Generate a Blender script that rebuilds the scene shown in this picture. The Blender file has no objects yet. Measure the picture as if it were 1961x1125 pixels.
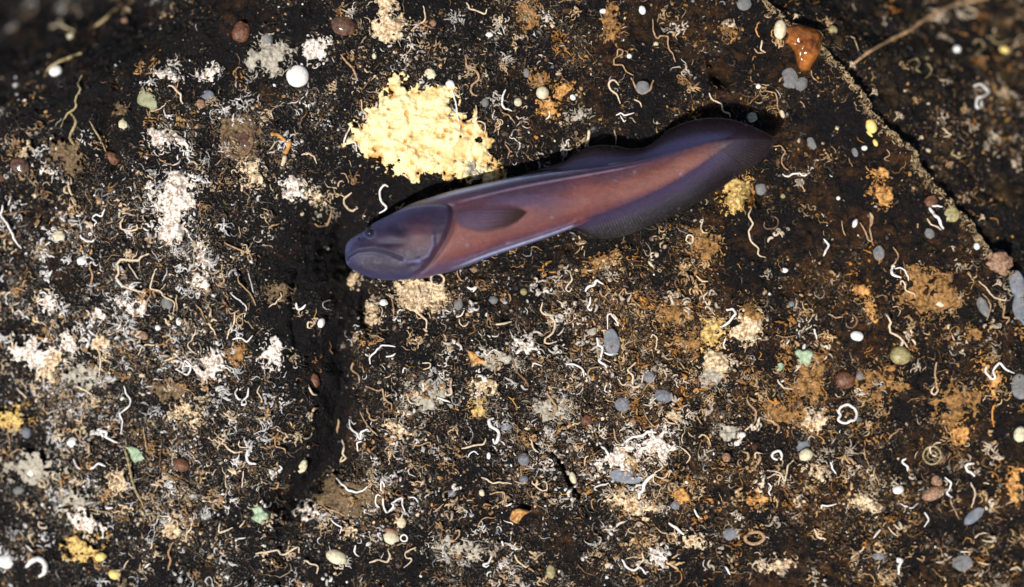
import bpy, math, random
import numpy as np
from mathutils import Vector, noise as mn

# ------------------------------------------------------------------ camera, world, sun
# all lengths below are written in "px" (one thousandth of a metre); z points out of the rock to the viewer
S = 0.001
D = 3000.0
scene = bpy.context.scene
col = scene.collection
cam_d = bpy.data.cameras.new('camera')
cam = bpy.data.objects.new('camera', cam_d); col.objects.link(cam)
cam.location = (0, 0, D*S)
cam_d.sensor_width = 36
cam_d.lens = 36*D/1961.0
cam_d.clip_start = 0.05; cam_d.clip_end = 100
cam_d.dof.use_dof = True
cam_d.dof.focus_distance = (D-15)*S
cam_d.dof.aperture_fstop = 0.5
scene.camera = cam
w = bpy.data.worlds.new('World'); scene.world = w; w.use_nodes = True
nt = w.node_tree
SUN_DIR = Vector((-0.27, -0.37, 0.89)).normalized()      # towards the lamp
elev = math.asin(SUN_DIR.z); azi = math.atan2(SUN_DIR.x, SUN_DIR.y)
sky = nt.nodes.new('ShaderNodeTexSky'); sky.sky_type = 'NISHITA'; sky.sun_disc = False
sky.sun_elevation = elev; sky.sun_rotation = azi
bg = nt.nodes['Background']; nt.links.new(sky.outputs[0], bg.inputs[0]); bg.inputs[1].default_value = 0.045
sd = bpy.data.lights.new('sun', 'SUN'); sd.energy = 4.6; sd.angle = math.radians(1.2); sd.color = (1.0, 0.95, 0.87)
sun = bpy.data.objects.new('sun', sd); col.objects.link(sun)
sun.rotation_euler = SUN_DIR.to_track_quat('Z', 'Y').to_euler(); sun.location = SUN_DIR*3
vs = scene.view_settings
vs.view_transform = 'Standard'; vs.look = 'None'; vs.exposure = 0.15; vs.gamma = 1.0; vs.use_curve_mapping = False

# ------------------------------------------------------------------ noise and terrain
rng = np.random.default_rng(7)
random.seed(7)

def h2(ix, iy, seed):
    n = (ix.astype(np.int64)*374761393 + iy.astype(np.int64)*668265263 + seed*974634777) & 0xffffffff
    n = ((n ^ (n >> 13))*1274126177) & 0xffffffff
    n = ((n ^ (n >> 16))*2246822519) & 0xffffffff
    return ((n ^ (n >> 15)) & 0xffffff)/float(0xffffff)*2-1

def vn(x, y, sc, seed=0):
    x = np.asarray(x, float)/sc; y = np.asarray(y, float)/sc
    ix = np.floor(x); iy = np.floor(y); fx = x-ix; fy = y-iy
    u = fx*fx*fx*(fx*(fx*6-15)+10); v = fy*fy*fy*(fy*(fy*6-15)+10)
    a = h2(ix, iy, seed); b = h2(ix+1, iy, seed); c = h2(ix, iy+1, seed); d = h2(ix+1, iy+1, seed)
    return (a*(1-u)+b*u)*(1-v)+(c*(1-u)+d*u)*v

def fbm(x, y, sc, seed=0, o=3):
    r = 0; a = 1
    for k in range(o):
        r = r+a*vn(x+37*k, y-51*k, sc/2**k, seed+k*17); a *= .5
    return r/1.6

def sstep(a, b, x):
    t = np.clip((x-a)/(b-a), 0, 1); return t*t*(3-2*t)

def dseg(x, y, pts):
    x = np.asarray(x, float); y = np.asarray(y, float)
    best = np.full(x.shape, 1e9)
    for (x0, y0), (x1, y1) in zip(pts[:-1], pts[1:]):
        dx, dy = x1-x0, y1-y0; L = dx*dx+dy*dy+1e-9
        t = np.clip(((x-x0)*dx+(y-y0)*dy)/L, 0, 1)
        best = np.minimum(best, np.hypot(x-x0-t*dx, y-y0-t*dy))
    return best

# coordinates here: x to the right, y DOWN, origin in the corner of the outcrop (world y is flipped in wv())
def G(x, y, cx, cy, sx, sy):
    return np.exp(-(((x-cx)/sx)**2+((y-cy)/sy)**2))

RIDGE = [(1240, -400), (1300, -200), (1425, -40), (1480, 6), (1515, 38), (1566, 68), (1600, 110), (1650, 165), (1700, 225), (1762, 290),
         (1790, 330), (1832, 368), (1872, 420), (1902, 462), (1940, 502), (1965, 535), (2060, 660), (2300, 900), (2700, 1400), (3400, 2600)]
RX = np.array([p[0] for p in RIDGE], float); RY = np.array([p[1] for p in RIDGE], float)
CR1 = [(640, 430), (662, 520), (668, 590), (640, 660), (652, 720), (640, 800), (622, 880), (580, 940), (560, 965)]
CR2 = [(985, 800), (1012, 826), (1028, 855), (1062, 872)]
CR3 = [(1062, 872), (1078, 895), (1092, 930), (1108, 950)]
CR4 = [(1108, 950), (1118, 975), (1128, 1000)]
CR5 = [(563, 520), (556, 570), (563, 640), (556, 700)]
CR6 = [(215, 150), (200, 215), (196, 260), (215, 310)]
CR7 = [(420, 985), (375, 1012), (350, 1030)]
CR8 = [(690, 560), (683, 600), (700, 640)]

def beyond(x, y):
    return (x-np.interp(y, RY, RX)+6*vn(x, y, 22, 5)+9*vn(x, y, 75, 7)+2.5*vn(x, y, 7, 6))*0.72

def H(x, y):
    x = np.asarray(x, float); y = np.asarray(y, float)
    z = 34*fbm(x, y, 330, 1, 2) + 11*fbm(x, y, 90, 2, 3) + 6*fbm(x, y, 30, 3, 3) + 3.2*vn(x, y, 9, 4) + 1.4*vn(x, y, 4, 8)
    z = z - 70*((x-820)/1100)**2 - 25*((y-560)/560)**2*np.where(y > 560, 1, .6)
    z = z + 9*np.abs(vn(x, y, 55, 12)) + 5*np.abs(vn(x, y, 18, 13))
    z = z - 22*np.exp(-(dseg(x, y, [(720, 470), (1400, 280)])/80)**2)
    wv_ = 7*vn(x, y, 30, 21)
    d1 = dseg(x+wv_, y, CR1)
    z = z - 74*np.exp(-(d1/50)**2) - 14*np.exp(-(d1/13)**2)
    for c, dep, wd in ((CR2, 9, 3), (CR3, 46, 4), (CR4, 12, 3), (CR5, 18, 6), (CR6, 26, 18), (CR7, 16, 5), (CR8, 34, 8)):
        z = z - dep*np.exp(-(dseg(x+wv_*.5, y+wv_*.3, c)/wd)**2)
    for cx, cy, r, dep in ((1382, 146, 17, 70), (1366, 118, 9, 35), (1060, 292, 26, 18), (600, 470, 90, 26), (1446, 372, 20, 55), (742, 282, 1, 0), (1100, 262, 18, 10), (1545, 860, 30, 25)):
        z = z - dep*np.exp(-(((x-cx)**2+(y-cy)**2)/r**2))
    z = z - 85*G(x, y, -120, 820, 330, 420) - 40*G(x, y, 900, 1300, 700, 220)
    # the shoulder falling away at the upper corner
    t = -((x-30)*0.485+(y-205)*0.875)*1.0
    t = t+18*vn(x, y, 80, 31)
    soft = 26*np.log1p(np.exp(np.clip(t/26, -30, 30)))
    z = z - 1.75*soft
    along = x*0.82-y*0.57; across = x*0.57+y*0.82
    z = z + sstep(-20, 60, t)*(16*vn(along, across*4.5, 110, 33)+9*vn(along, across*3, 40, 34))
    b = beyond(x, y)
    z = z + 7*np.exp(-(b/9)**2)
    z = z - np.where(b > 0, np.minimum(b*7+b*b*.4, 900), 0)
    return z

def HL(x, y):
    x = np.asarray(x, float); y = np.asarray(y, float)
    b = (x-np.interp(y, RY, RX))*0.72
    z = -34 - 62*sstep(120, 480, y) - 0.85*np.maximum(b, 0) - np.where(b < 0, -b*0.8, 0)
    z = z + 34*fbm(x, y, 190, 71, 3) + 14*fbm(x, y, 50, 72, 3) + 5*vn(x, y, 12, 73) + 2*vn(x, y, 5, 74)
    return z

def HS(x, y):
    return np.where(beyond(np.asarray(x, float), np.asarray(y, float)) > 2, np.maximum(HL(x, y), H(x, y)), H(x, y))

def wv(x, y, z):
    """(n,3) world vertices of outcrop coordinates"""
    return np.stack([(np.asarray(x, float)-980.5)*S, (562.5-np.asarray(y, float))*S, np.asarray(z, float)*S], -1)

def seat(px, py, lift=0.0):
    """the point of the rock seen in the direction of a photo point"""
    px = np.asarray(px, float); py = np.asarray(py, float); x, y = px, py
    for _ in range(5):
        k = (D-HS(x, y)-lift)/D
        x = 980.5+(px-980.5)*k; y = 562.5+(py-562.5)*k
    return x, y

def at(px, py, z):
    k = (D-np.asarray(z, float))/D
    return 980.5+(np.asarray(px, float)-980.5)*k, 562.5+(np.asarray(py, float)-562.5)*k


def dens(x, y):
    d = np.full(np.shape(x), 0.44)
    for cx, cy, sx, sy, a in ((200, 800, 350, 300, .42), (250, 420, 250, 170, .22), (560, 500, 85, 150, -.5), (1100, 880, 450, 230, .42), (1250, 650, 260, 110, .25),
                              (1640, 380, 150, 160, -.28), (1750, 800, 260, 200, .15), (90, 60, 300, 140, -.42), (625, 760, 45, 180, -.35), (1480, 500, 90, 80, -.18),
                              (1650, 230, 60, 90, -.2), (450, 260, 120, 100, .2), (560, 900, 60, 60, -.25), (420, 20, 160, 60, -.2), (1000, 540, 180, 40, .15), (760, 370, 90, 25, -.35),
                              (930, 930, 60, 40, -.25), (1090, 1010, 80, 60, -.2), (1500, 640, 80, 40, -.1), (100, 380, 90, 30, -.2)):
        d = d+a*G(x, y, cx, cy, sx, sy)
    d = d - .47*np.exp(-(dseg(x+12*vn(x, y, 30, 21), y, CR1)/30)**2)
    d = d + .36*fbm(x, y, 110, 91, 3)+.26*vn(x, y, 30, 93)
    return np.clip(d, 0.02, 1)

def warm(x, y):  # ochre share of the growth, with the vehicle lamps' warmer tint painted in
    v = sstep(350, 1750, x+160*fbm(x, y, 200, 95, 2))
    for cx, cy, sx, sy, a in ((1320, 640, 120, 90, .5), (1430, 400, 60, 60, .6), (1100, 500, 150, 50, .3), (80, 60, 400, 170, .5), (500, 40, 200, 80, .35), (1150, 60, 120, 80, .3), (1050, 200, 80, 60, .4)):
        v = v+a*G(x, y, cx, cy, sx, sy)
    return np.clip(v, 0, 1)

# ------------------------------------------------------------------ mesh helpers
def build(name, V, F, mat, parent=None, smooth=True, attrs=None, cols=None, label=None, cat=None, group=None, kind=None, origin=None):
    V = np.asarray(V, np.float32).reshape(-1, 3)
    if origin is not None: V = V-np.asarray(origin, np.float32)
    me = bpy.data.meshes.new(name)
    if not isinstance(F, list): F = [F]
    F = [np.asarray(f, np.int32) for f in F if len(f)]
    nl = sum(f.size for f in F); npoly = sum(len(f) for f in F)
    me.vertices.add(len(V)); me.vertices.foreach_set('co', V.ravel())
    me.loops.add(nl); me.loops.foreach_set('vertex_index', np.concatenate([f.ravel() for f in F]))
    me.polygons.add(npoly)
    st, tot = [], []
    o = 0
    for f in F:
        k = f.shape[1]; st.append(o+np.arange(len(f))*k); tot.append(np.full(len(f), k)); o += f.size
    me.polygons.foreach_set('loop_start', np.concatenate(st).astype(np.int32))
    me.polygons.foreach_set('loop_total', np.concatenate(tot).astype(np.int32))
    me.polygons.foreach_set('use_smooth', np.full(npoly, smooth))
    me.update(calc_edges=True)
    for k, a in (attrs or {}).items():
        at_ = me.attributes.new(k, 'FLOAT', 'POINT'); at_.data.foreach_set('value', np.asarray(a, np.float32).ravel())
    if cols is not None:
        c = np.ones((len(V), 4), np.float32); c[:, :3] = cols
        at_ = me.attributes.new('tone', 'FLOAT_COLOR', 'POINT'); at_.data.foreach_set('color', c.ravel())
    me.materials.append(mat)
    o = bpy.data.objects.new(name, me); col.objects.link(o)
    if origin is not None: o.location = [float(v) for v in origin]
    if parent is not None: o.parent = parent
    tag(o, label, cat, group, kind)
    return o

def tag(o, label=None, cat=None, group=None, kind=None):
    if label: o['label'] = label
    if cat: o['category'] = cat
    if group: o['group'] = group
    if kind: o['kind'] = kind

def empty(name, loc):
    o = bpy.data.objects.new(name, None); col.objects.link(o); o.location = [float(v) for v in loc]; o.empty_display_size = .02
    return o

def gridfaces(nr, nc, wrap=False):
    i = np.arange(nr-1)[:, None]; m = nc if wrap else nc-1
    j = np.arange(m)[None, :]; a = i*nc+j; b = i*nc+(j+1) % nc
    return np.stack([a, b, b+nc, a+nc], -1).reshape(-1, 4)

def catmull(P, n):
    P = np.asarray(P, float); m = len(P)
    if m == 2:
        t = np.linspace(0, 1, n)[:, None]; return P[0]*(1-t)+P[1]*t
    Q = np.vstack([2*P[0]-P[1], P, 2*P[-1]-P[-2]])
    u = np.linspace(0, m-1-1e-6, n); i = u.astype(int); t = (u-i)[:, None]
    a, b, c, d = Q[i], Q[i+1], Q[i+2], Q[i+3]
    return .5*((2*b)+(-a+c)*t+(2*a-5*b+4*c-d)*t**2+(-a+3*b-3*c+d)*t**3)

def tubes(P, R, sides=6):
    """P (M,K,3) paths, R (M,K) radii -> V, F of closed tubes (paths that mostly lie flat)"""
    M, K, _ = P.shape
    T = np.gradient(P, axis=1); T /= np.linalg.norm(T, axis=2, keepdims=True)+1e-9
    N = np.stack([-T[..., 1], T[..., 0], np.zeros((M, K))], -1); N /= np.linalg.norm(N, axis=2, keepdims=True)+1e-6
    B = np.cross(T, N)
    a = np.linspace(0, 2*np.pi, sides, endpoint=False)
    ring = N[:, :, None, :]*np.cos(a)[None, None, :, None]+B[:, :, None, :]*np.sin(a)[None, None, :, None]
    V = P[:, :, None, :]+ring*R[:, :, None, None]
    f = gridfaces(K, sides, True)
    F = (f[None]+(np.arange(M)*K*sides)[:, None, None]).reshape(-1, 4)
    return V.reshape(-1, 3), F

# ------------------------------------------------------------------ materials
def newmat(name):
    m = bpy.data.materials.new(name); m.use_nodes = True
    return m, m.node_tree, m.node_tree.nodes['Principled BSDF']

def nd(t, typ, **kw):
    n = t.nodes.new(typ)
    for k, v in kw.items():
        if isinstance(k, str) and k.startswith('i_'): n.inputs[k[2:].replace('_', ' ')].default_value = v
        else: setattr(n, k, v)
    return n

def ramp(t, src, stops):
    r = t.nodes.new('ShaderNodeValToRGB'); e = r.color_ramp.elements
    while len(e) < len(stops): e.new(.5)
    for el, (p, c) in zip(e, stops):
        el.position = p; el.color = (c if isinstance(c, tuple) else (c, c, c))+(1,)
    t.links.new(src, r.inputs[0]); return r.outputs[0]

def mixc(t, fac, a, b):
    m = t.nodes.new('ShaderNodeMix'); m.data_type = 'RGBA'
    for k, v in ((0, fac), (6, a), (7, b)):
        if isinstance(v, (tuple, float, int)): m.inputs[k].default_value = (v+(1,)) if isinstance(v, tuple) else v
        else: t.links.new(v, m.inputs[k])
    return m.outputs[2]

def mth(t, op, a, b, c=None):
    m = t.nodes.new('ShaderNodeMath'); m.operation = op
    for k, v in enumerate((a, b, c)):
        if v is None: continue
        if isinstance(v, (float, int)): m.inputs[k].default_value = v
        else: t.links.new(v, m.inputs[k])
    return m.outputs[0]

def noise(t, scale, detail=3, rough=.6, dist=0.0, vec=None):
    n = nd(t, 'ShaderNodeTexNoise'); n.inputs['Scale'].default_value = scale; n.inputs['Detail'].default_value = detail
    n.inputs['Roughness'].default_value = rough; n.inputs['Distortion'].default_value = dist
    if vec is not None: t.links.new(vec, n.inputs['Vector'])
    return n.outputs['Fac']

def bump(t, b, h, strength, dist):
    n = nd(t, 'ShaderNodeBump'); n.inputs['Strength'].default_value = strength; n.inputs['Distance'].default_value = dist
    t.links.new(h, n.inputs['Height']); t.links.new(n.outputs[0], b.inputs['Normal'])

def rock_material(name, olive=False):
    m, t, b = newmat(name)
    pos = nd(t, 'ShaderNodeTexCoord').outputs['Object']
    de = nd(t, 'ShaderNodeAttribute', attribute_name='dens').outputs['Fac']
    wa = nd(t, 'ShaderNodeAttribute', attribute_name='warm').outputs['Fac']
    big = noise(t, 9, 4, .6, 0, pos); mid = noise(t, 45, 4, .65, .5, pos); fine = noise(t, 190, 3, .7, .8, pos); vf = noise(t, 430, 2, .7, .3, pos)
    dark = mixc(t, mid, (.0010, .0009, .0019), (.006, .0042, .005))
    ochre = mixc(t, fine, (.02, .008, .003), (.13, .055, .014))
    if olive: ochre = mixc(t, fine, (.025, .014, .005), (.17, .1, .035))
    pf = ramp(t, mth(t, 'ADD', mth(t, 'MULTIPLY', wa, .15), big), [(.6, 0.0), (.74, .9)])
    c = mixc(t, mth(t, 'MULTIPLY', pf, ramp(t, mid, [(.42, 0.0), (.62, 1.0)])), dark, ochre)
    # tiny encrusting specks: threshold on the fine noises, more of them where dens is high
    thr = mth(t, 'MULTIPLY_ADD', de, .15, fine)
    sp = ramp(t, thr, [(.67, 0.0), (.73, 1.0)])
    sc_ = mixc(t, mid, mixc(t, wa, (.1, .07, .05), (.13, .065, .02)), mixc(t, wa, (.75, .62, .45), (.6, .36, .13)))
    c = mixc(t, mth(t, 'MULTIPLY', sp, ramp(t, mid, [(.34, .1), (.66, .95)])), c, sc_)
    sp2 = ramp(t, mth(t, 'MULTIPLY_ADD', de, .1, vf), [(.75, 0.0), (.79, 1.0)])
    c = mixc(t, sp2, c, mixc(t, wa, (.55, .5, .44), (.45, .3, .16)))
    t.links.new(c, b.inputs['Base Color'])
    b.inputs['Roughness'].default_value = .5
    b.inputs['Specular IOR Level'].default_value = .3
    hgt = mth(t, 'MULTIPLY_ADD', fine, 1.0, mth(t, 'MULTIPLY', mid, 1.4))
    bump(t, b, mth(t, 'MULTIPLY_ADD', vf, .5, hgt), 1.0, .006)
    return m

def tone_material(name, rough=.75, sss=0.0, bscale=300, bamt=.5, spec=.3):
    m, t, b = newmat(name)
    c = nd(t, 'ShaderNodeAttribute', attribute_name='tone').outputs['Color']
    pos = nd(t, 'ShaderNodeTexCoord').outputs['Object']
    n = noise(t, bscale, 3, .6, 0, pos)
    mm = nd(t, 'ShaderNodeMix', data_type='RGBA', blend_type='MULTIPLY'); mm.inputs[0].default_value = 1
    t.links.new(c, mm.inputs[6]); t.links.new(ramp(t, n, [(.3, .62), (.6, 1.0)]), mm.inputs[7])
    t.links.new(mm.outputs[2], b.inputs['Base Color'])
    b.inputs['Roughness'].default_value = rough; b.inputs['Specular IOR Level'].default_value = spec
    if sss:
        b.inputs['Subsurface Weight'].default_value = sss; b.inputs['Subsurface Radius'].default_value = (1, .6, .4); b.inputs['Subsurface Scale'].default_value = .006
    bump(t, b, n, bamt, .002)
    return m

def plain_material(name, c1, c2, rough=.6, scale=120, sss=0.0, trans=0.0, spec=.4, bamt=.4, coat=0.0, alpha=1.0, lo=.35, hi=.65):
    m, t, b = newmat(name)
    pos = nd(t, 'ShaderNodeTexCoord').outputs['Object']
    n = noise(t, scale, 4, .62, .3, pos)
    c = mixc(t, ramp(t, n, [(lo, 0.0), (hi, 1.0)]), c1, c2)
    t.links.new(c, b.inputs['Base Color'])
    b.inputs['Roughness'].default_value = rough; b.inputs['Specular IOR Level'].default_value = spec
    b.inputs['Transmission Weight'].default_value = trans; b.inputs['Coat Weight'].default_value = coat; b.inputs['Coat Roughness'].default_value = .08
    b.inputs['Alpha'].default_value = alpha
    if sss:
        b.inputs['Subsurface Weight'].default_value = sss; b.inputs['Subsurface Radius'].default_value = (1, .7, .5); b.inputs['Subsurface Scale'].default_value = .008
    bump(t, b, n, bamt, .003)
    return m

M = {}
M['rock'] = rock_material('manganese_rock'); M['rock_low'] = rock_material('silted_rock', True)
M['growth'] = tone_material('growth', .42, 0, 500, .3, .55)
M['white'] = plain_material('white_tube', (.72, .68, .66), (.9, .87, .85), .5, 300, spec=.5)
M['cream'] = plain_material('cream_tube', (.5, .37, .24), (.82, .68, .5), .6, 250)
M['tan'] = plain_material('tan_tube', (.26, .15, .08), (.55, .36, .2), .65, 220)
M['brown'] = plain_material('brown_tube', (.1, .055, .03), (.24, .14, .075), .7, 220)
M['olive'] = plain_material('olive_tube', (.2, .15, .07), (.48, .38, .2), .7, 220)
M['orange'] = plain_material('orange_tube', (.42, .17, .03), (.7, .36, .1), .65, 160)
M['c_white'] = plain_material('white_crust', (.36, .25, .18), (.9, .84, .77), .7, 150, bamt=.9, lo=.4, hi=.56)
M['c_cream'] = plain_material('cream_crust', (.3, .17, .08), (.84, .68, .46), .75, 140, bamt=.9, lo=.38, hi=.58)
M['c_ochre'] = plain_material('ochre_crust', (.06, .026, .008), (.42, .22, .07), .85, 130, bamt=.9, lo=.34, hi=.62)
M['c_orange'] = plain_material('orange_crust', (.16, .06, .014), (.72, .38, .12), .75, 120, bamt=.8, lo=.34, hi=.58)
M['c_yellow'] = plain_material('yellow_sponge', (.72, .52, .22), (.93, .8, .45), .8, 60, bamt=.35, sss=.0, lo=.36, hi=.52)
t_ = M['c_yellow'].node_tree; b_ = t_.nodes['Principled BSDF']; src_ = b_.inputs['Base Color'].links[0].from_socket
t_.links.new(mixc(t_, nd(t_, 'ShaderNodeAttribute', attribute_name='pigment').outputs['Fac'], src_, (.62, .34, .1)), b_.inputs['Base Color'])
M['c_gold'] = plain_material('gold_crust', (.2, .1, .02), (.78, .55, .2), .75, 140, bamt=.9, lo=.36, hi=.58)
M['c_brown'] = plain_material('brown_crust', (.05, .034, .018), (.26, .17, .09), .8, 150, bamt=.9)
M['c_grey'] = plain_material('grey_crust', (.2, .17, .13), (.5, .46, .38), .85, 130, bamt=.9, lo=.3, hi=.6)
M['c_green'] = plain_material('green_crust', (.2, .3, .18), (.5, .6, .42), .8, 120, bamt=.7)
M['b_white'] = plain_material('white_shell', (.72, .7, .66), (.93, .93, .93), .4, 130, bamt=.1)
M['b_cream'] = plain_material('cream_shell', (.5, .43, .27), (.8, .75, .56), .5, 140, sss=.2, bamt=.3)
M['b_grey'] = plain_material('grey_jelly', (.24, .245, .25), (.42, .425, .43), .6, 60, sss=.1, bamt=.3, alpha=.5)
M['b_blue'] = plain_material('blue_grey_jelly', (.22, .25, .31), (.4, .43, .5), .6, 60, sss=.1, bamt=.3, alpha=.5)
M['b_rust'] = plain_material('rust_pebble', (.06, .025, .014), (.22, .095, .05), .5, 170, bamt=.4, sss=.1)
M['b_pink'] = plain_material('pink_pebble', (.14, .075, .045), (.46, .27, .17), .6, 170, bamt=.5, sss=.1)
M['b_olive'] = plain_material('olive_shell', (.2, .17, .08), (.46, .4, .19), .45, 150, sss=.2, bamt=.3)
M['b_yellow'] = plain_material('yellow_bean', (.75, .5, .12), (.95, .8, .35), .45, 60, bamt=.2)
M['b_brown'] = plain_material('brown_glass', (.05, .025, .018), (.17, .095, .065), .25, 110, sss=.2, bamt=.2, coat=.4)
M['amber'] = plain_material('amber', (.06, .012, .003), (.6, .2, .035), .1, 24, sss=.15, trans=.15, bamt=.25, coat=.8, spec=.6)
M['dark'] = plain_material('dark_hole', (.004, .003, .003), (.01, .008, .006), .6, 90)

# ------------------------------------------------------------------ setting: the two rock faces
def axis(lo, hi, step, out, n):
    core = np.arange(lo, hi+step, step)
    ext = step*np.cumsum(np.linspace(1.2, out, n))
    return np.concatenate([lo-ext[::-1], core, core[-1]+ext])
gx = axis(-60, 2020, 2.6, 34, 70); gy = axis(-60, 1190, 2.6, 34, 70)
X, Y = np.meshgrid(gx, gy)
build('seabed_rock', wv(X, Y, H(X, Y)).reshape(-1, 3), gridfaces(len(gy), len(gx))[:, ::-1], M['rock'], attrs={'dens': dens(X, Y), 'warm': warm(X, Y)}, kind='structure',
      label='dark rock face crusted with pale worm tubes and growth')
gx2 = np.concatenate([np.arange(1330, 2040, 3.4), 2040+3.4*np.cumsum(np.linspace(1.2, 34, 70))]); gy2 = np.concatenate([-60-3.4*np.cumsum(np.linspace(1.2, 30, 60))[::-1], np.arange(-60, 800, 3.4), 800+3.4*np.cumsum(np.linspace(1.2, 30, 70))])
X, Y = np.meshgrid(gx2, gy2)
build('lower_rock', wv(X, Y, HL(X, Y)).reshape(-1, 3), gridfaces(len(gy2), len(gx2))[:, ::-1], M['rock_low'], attrs={'dens': np.full(X.shape, .38)+.2*fbm(X, Y, 90, 4), 'warm': np.full(X.shape, .75)}, kind='structure',
      label='lower rock face in shade beyond the ridge')

# ------------------------------------------------------------------ uncountable fine growth
def on_fish(px, py, m=0):
    x = np.asarray(px, float); y = np.asarray(py, float)
    return (dseg(x, y, [(700, 485), (900, 430), (1250, 345), (1420, 275)]) < np.interp(x, [660, 760, 950, 1150, 1300, 1440, 1480], [35, 62, 68, 70, 78, 50, 20])+m)

def scatter(n, gain=1.0, lo=.02, area=(-220, 2170, -190, 1320)):
    out = []
    tot = 0
    while tot < n:
        x = rng.uniform(area[0], area[1], n); y = rng.uniform(area[2], area[3], n)
        b = beyond(x, y)
        keep = (rng.random(n) < (lo+gain*dens(x, y)**2.1)) & ((b < 0) | (b > 14))
        # fewer on the lower face
        keep &= (b < 0) | (rng.random(n) < .95)
        out.append(np.stack([x[keep], y[keep]], 1)); tot += keep.sum()
    return np.concatenate(out)[:n]

PAL = np.array([(.86, .83, .82), (.76, .58, .38), (.48, .28, .12), (.2, .1, .045), (.55, .27, .06), (.035, .022, .018), (.16, .11, .09)])
def tones(x, y, n):
    wm = warm(x, y); d = dens(x, y); b = beyond(x, y)
    r = rng.random(n)
    pw = (.22*(1-wm)+.03)*(.3+d)
    cum = np.stack([pw, pw+.14*(.4+d), pw+.3*(.4+d), pw+.52*(.4+d), pw+.52*(.4+d)+.2*wm, np.full(n, .93)], 1)
    idx = (r[:, None] > cum).sum(1)
    idx[(b > 0) & (idx == 0)] = 2
    c = PAL[np.clip(idx, 0, 6)]*(.05+1.05*rng.random((n, 1))**2.6)
    return c

def curls(n, K, lmin, lmax, rmin, rmax, sides, lift=1.0, P0=None, tone=None):
    if P0 is None: P0 = scatter(n)
    th0 = rng.uniform(0, 2*np.pi, n); curv = rng.normal(0, 1.0, n)*2.6; jit = rng.normal(0, .42, (n, K))
    L = rng.uniform(lmin, lmax, n)*rng.uniform(.5, 1.2, n)
    th = th0[:, None]+curv[:, None]*np.linspace(0, 1, K)[None]+np.cumsum(jit, 1)
    x = P0[:, :1]+np.cumsum(np.cos(th), 1)*(L/K)[:, None]; y = P0[:, 1:]+np.cumsum(np.sin(th), 1)*(L/K)[:, None]
    r = rng.uniform(rmin, rmax, n)[:, None]*np.interp(np.linspace(0, 1, K), [0, .12, .7, 1], [.55, 1, .8, .3])[None]
    z = HS(x, y)+r*.6*lift+rng.uniform(0, 2.2, (n, K))
    V, F = tubes(wv(x, y, z), r*S, sides)
    c = np.repeat(tones(P0[:, 0], P0[:, 1], n) if tone is None else tone, K*sides, 0)
    return V, F, c

def grains(n, smin, smax, P0=None, c=None, flat=.6):
    if P0 is None: P0 = scatter(n)
    n = len(P0)
    ico = np.array([(0, -1, 1.6), (0, 1, 1.6), (0, -1, -1.6), (0, 1, -1.6), (1.6, 0, 1), (1.6, 0, -1), (-1.6, 0, 1), (-1.6, 0, -1), (1, 1.6, 0), (-1, 1.6, 0), (1, -1.6, 0), (-1, -1.6, 0)])/1.9
    T = np.array([(0, 4, 1), (0, 6, 11), (0, 1, 6), (0, 10, 4), (0, 11, 10), (1, 4, 8), (1, 8, 9), (1, 9, 6), (2, 3, 5), (2, 7, 3), (2, 5, 10), (2, 10, 11), (2, 11, 7), (3, 8, 5), (3, 9, 8), (3, 7, 9), (4, 5, 8), (4, 10, 5), (6, 7, 11), (6, 9, 7)])
    s = smin+(smax-smin)*rng.random(n)**3
    st = np.stack([rng.uniform(.6, 1.5, n), rng.uniform(.6, 1.2, n), rng.uniform(.4, 1.0, n)*flat/.6], 1)
    V = ico[None]*rng.uniform(.65, 1.25, (n, 12, 1))*st[:, None]*s[:, None, None]
    a = rng.uniform(0, 6.283, n); ca, sa = np.cos(a)[:, None], np.sin(a)[:, None]
    x = P0[:, :1]+V[..., 0]*ca-V[..., 1]*sa; y = P0[:, 1:]+V[..., 0]*sa+V[..., 1]*ca
    z = (HS(P0[:, 0], P0[:, 1])+s*.15+rng.uniform(-.5, 1.5, n))[:, None]+V[..., 2]
    if c is None: c = tones(P0[:, 0], P0[:, 1], n)
    F = (T[None]+(np.arange(n)*12)[:, None, None]).reshape(-1, 3)[:, ::-1]
    return wv(x, y, z).reshape(-1, 3), F, np.repeat(c, 12, 0)

def merge(parts):
    V, FQ, FT, C, o = [], [], [], [], 0
    for v, f, c in parts:
        V.append(v); C.append(c); (FQ if f.shape[1] == 4 else FT).append(f+o); o += len(v)
    return np.concatenate(V), [np.concatenate(q) for q in (FQ, FT) if q], np.concatenate(C)
def knots(n, l0=7, l1=22, w0=.9, w1=2.3, r1=15, low=False):
    P0 = scatter(n*(3 if low else 1), 1.0, 0)
    if low: P0 = P0[(P0[:, 1] > 430) | (P0[:, 0] < 330)]; P0 = P0[rng.permutation(len(P0))[:n]]; n = len(P0)
    m = rng.integers(4, 20 if not low else 9, n); rad = rng.uniform(4, r1, n)
    C0 = np.repeat(P0, m, 0); N = len(C0)
    C0 = C0+rng.normal(0, 1, (N, 2))*np.repeat(rad, m)[:, None]*.6
    ci = rng.choice([0, 0, 0, 1, 1, 1, 2, 4], n); ci[(ci == 4) & (warm(P0[:, 0], P0[:, 1]) < .45)] = 2
    tone = np.repeat(PAL[ci]*rng.uniform(.55, 1.1, (n, 1)), m, 0)
    wmk = warm(C0[:, 0], C0[:, 1])[:, None]; tone = tone*(1-.45*wmk*np.array([.3, .6, 1.0]))
    return curls(N, 7, l0, l1, w0, w1, 4 if not low else 6, 2.5, C0, np.clip(tone*rng.uniform(.5, 1.1, (N, 1)), 0, .9))
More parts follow.
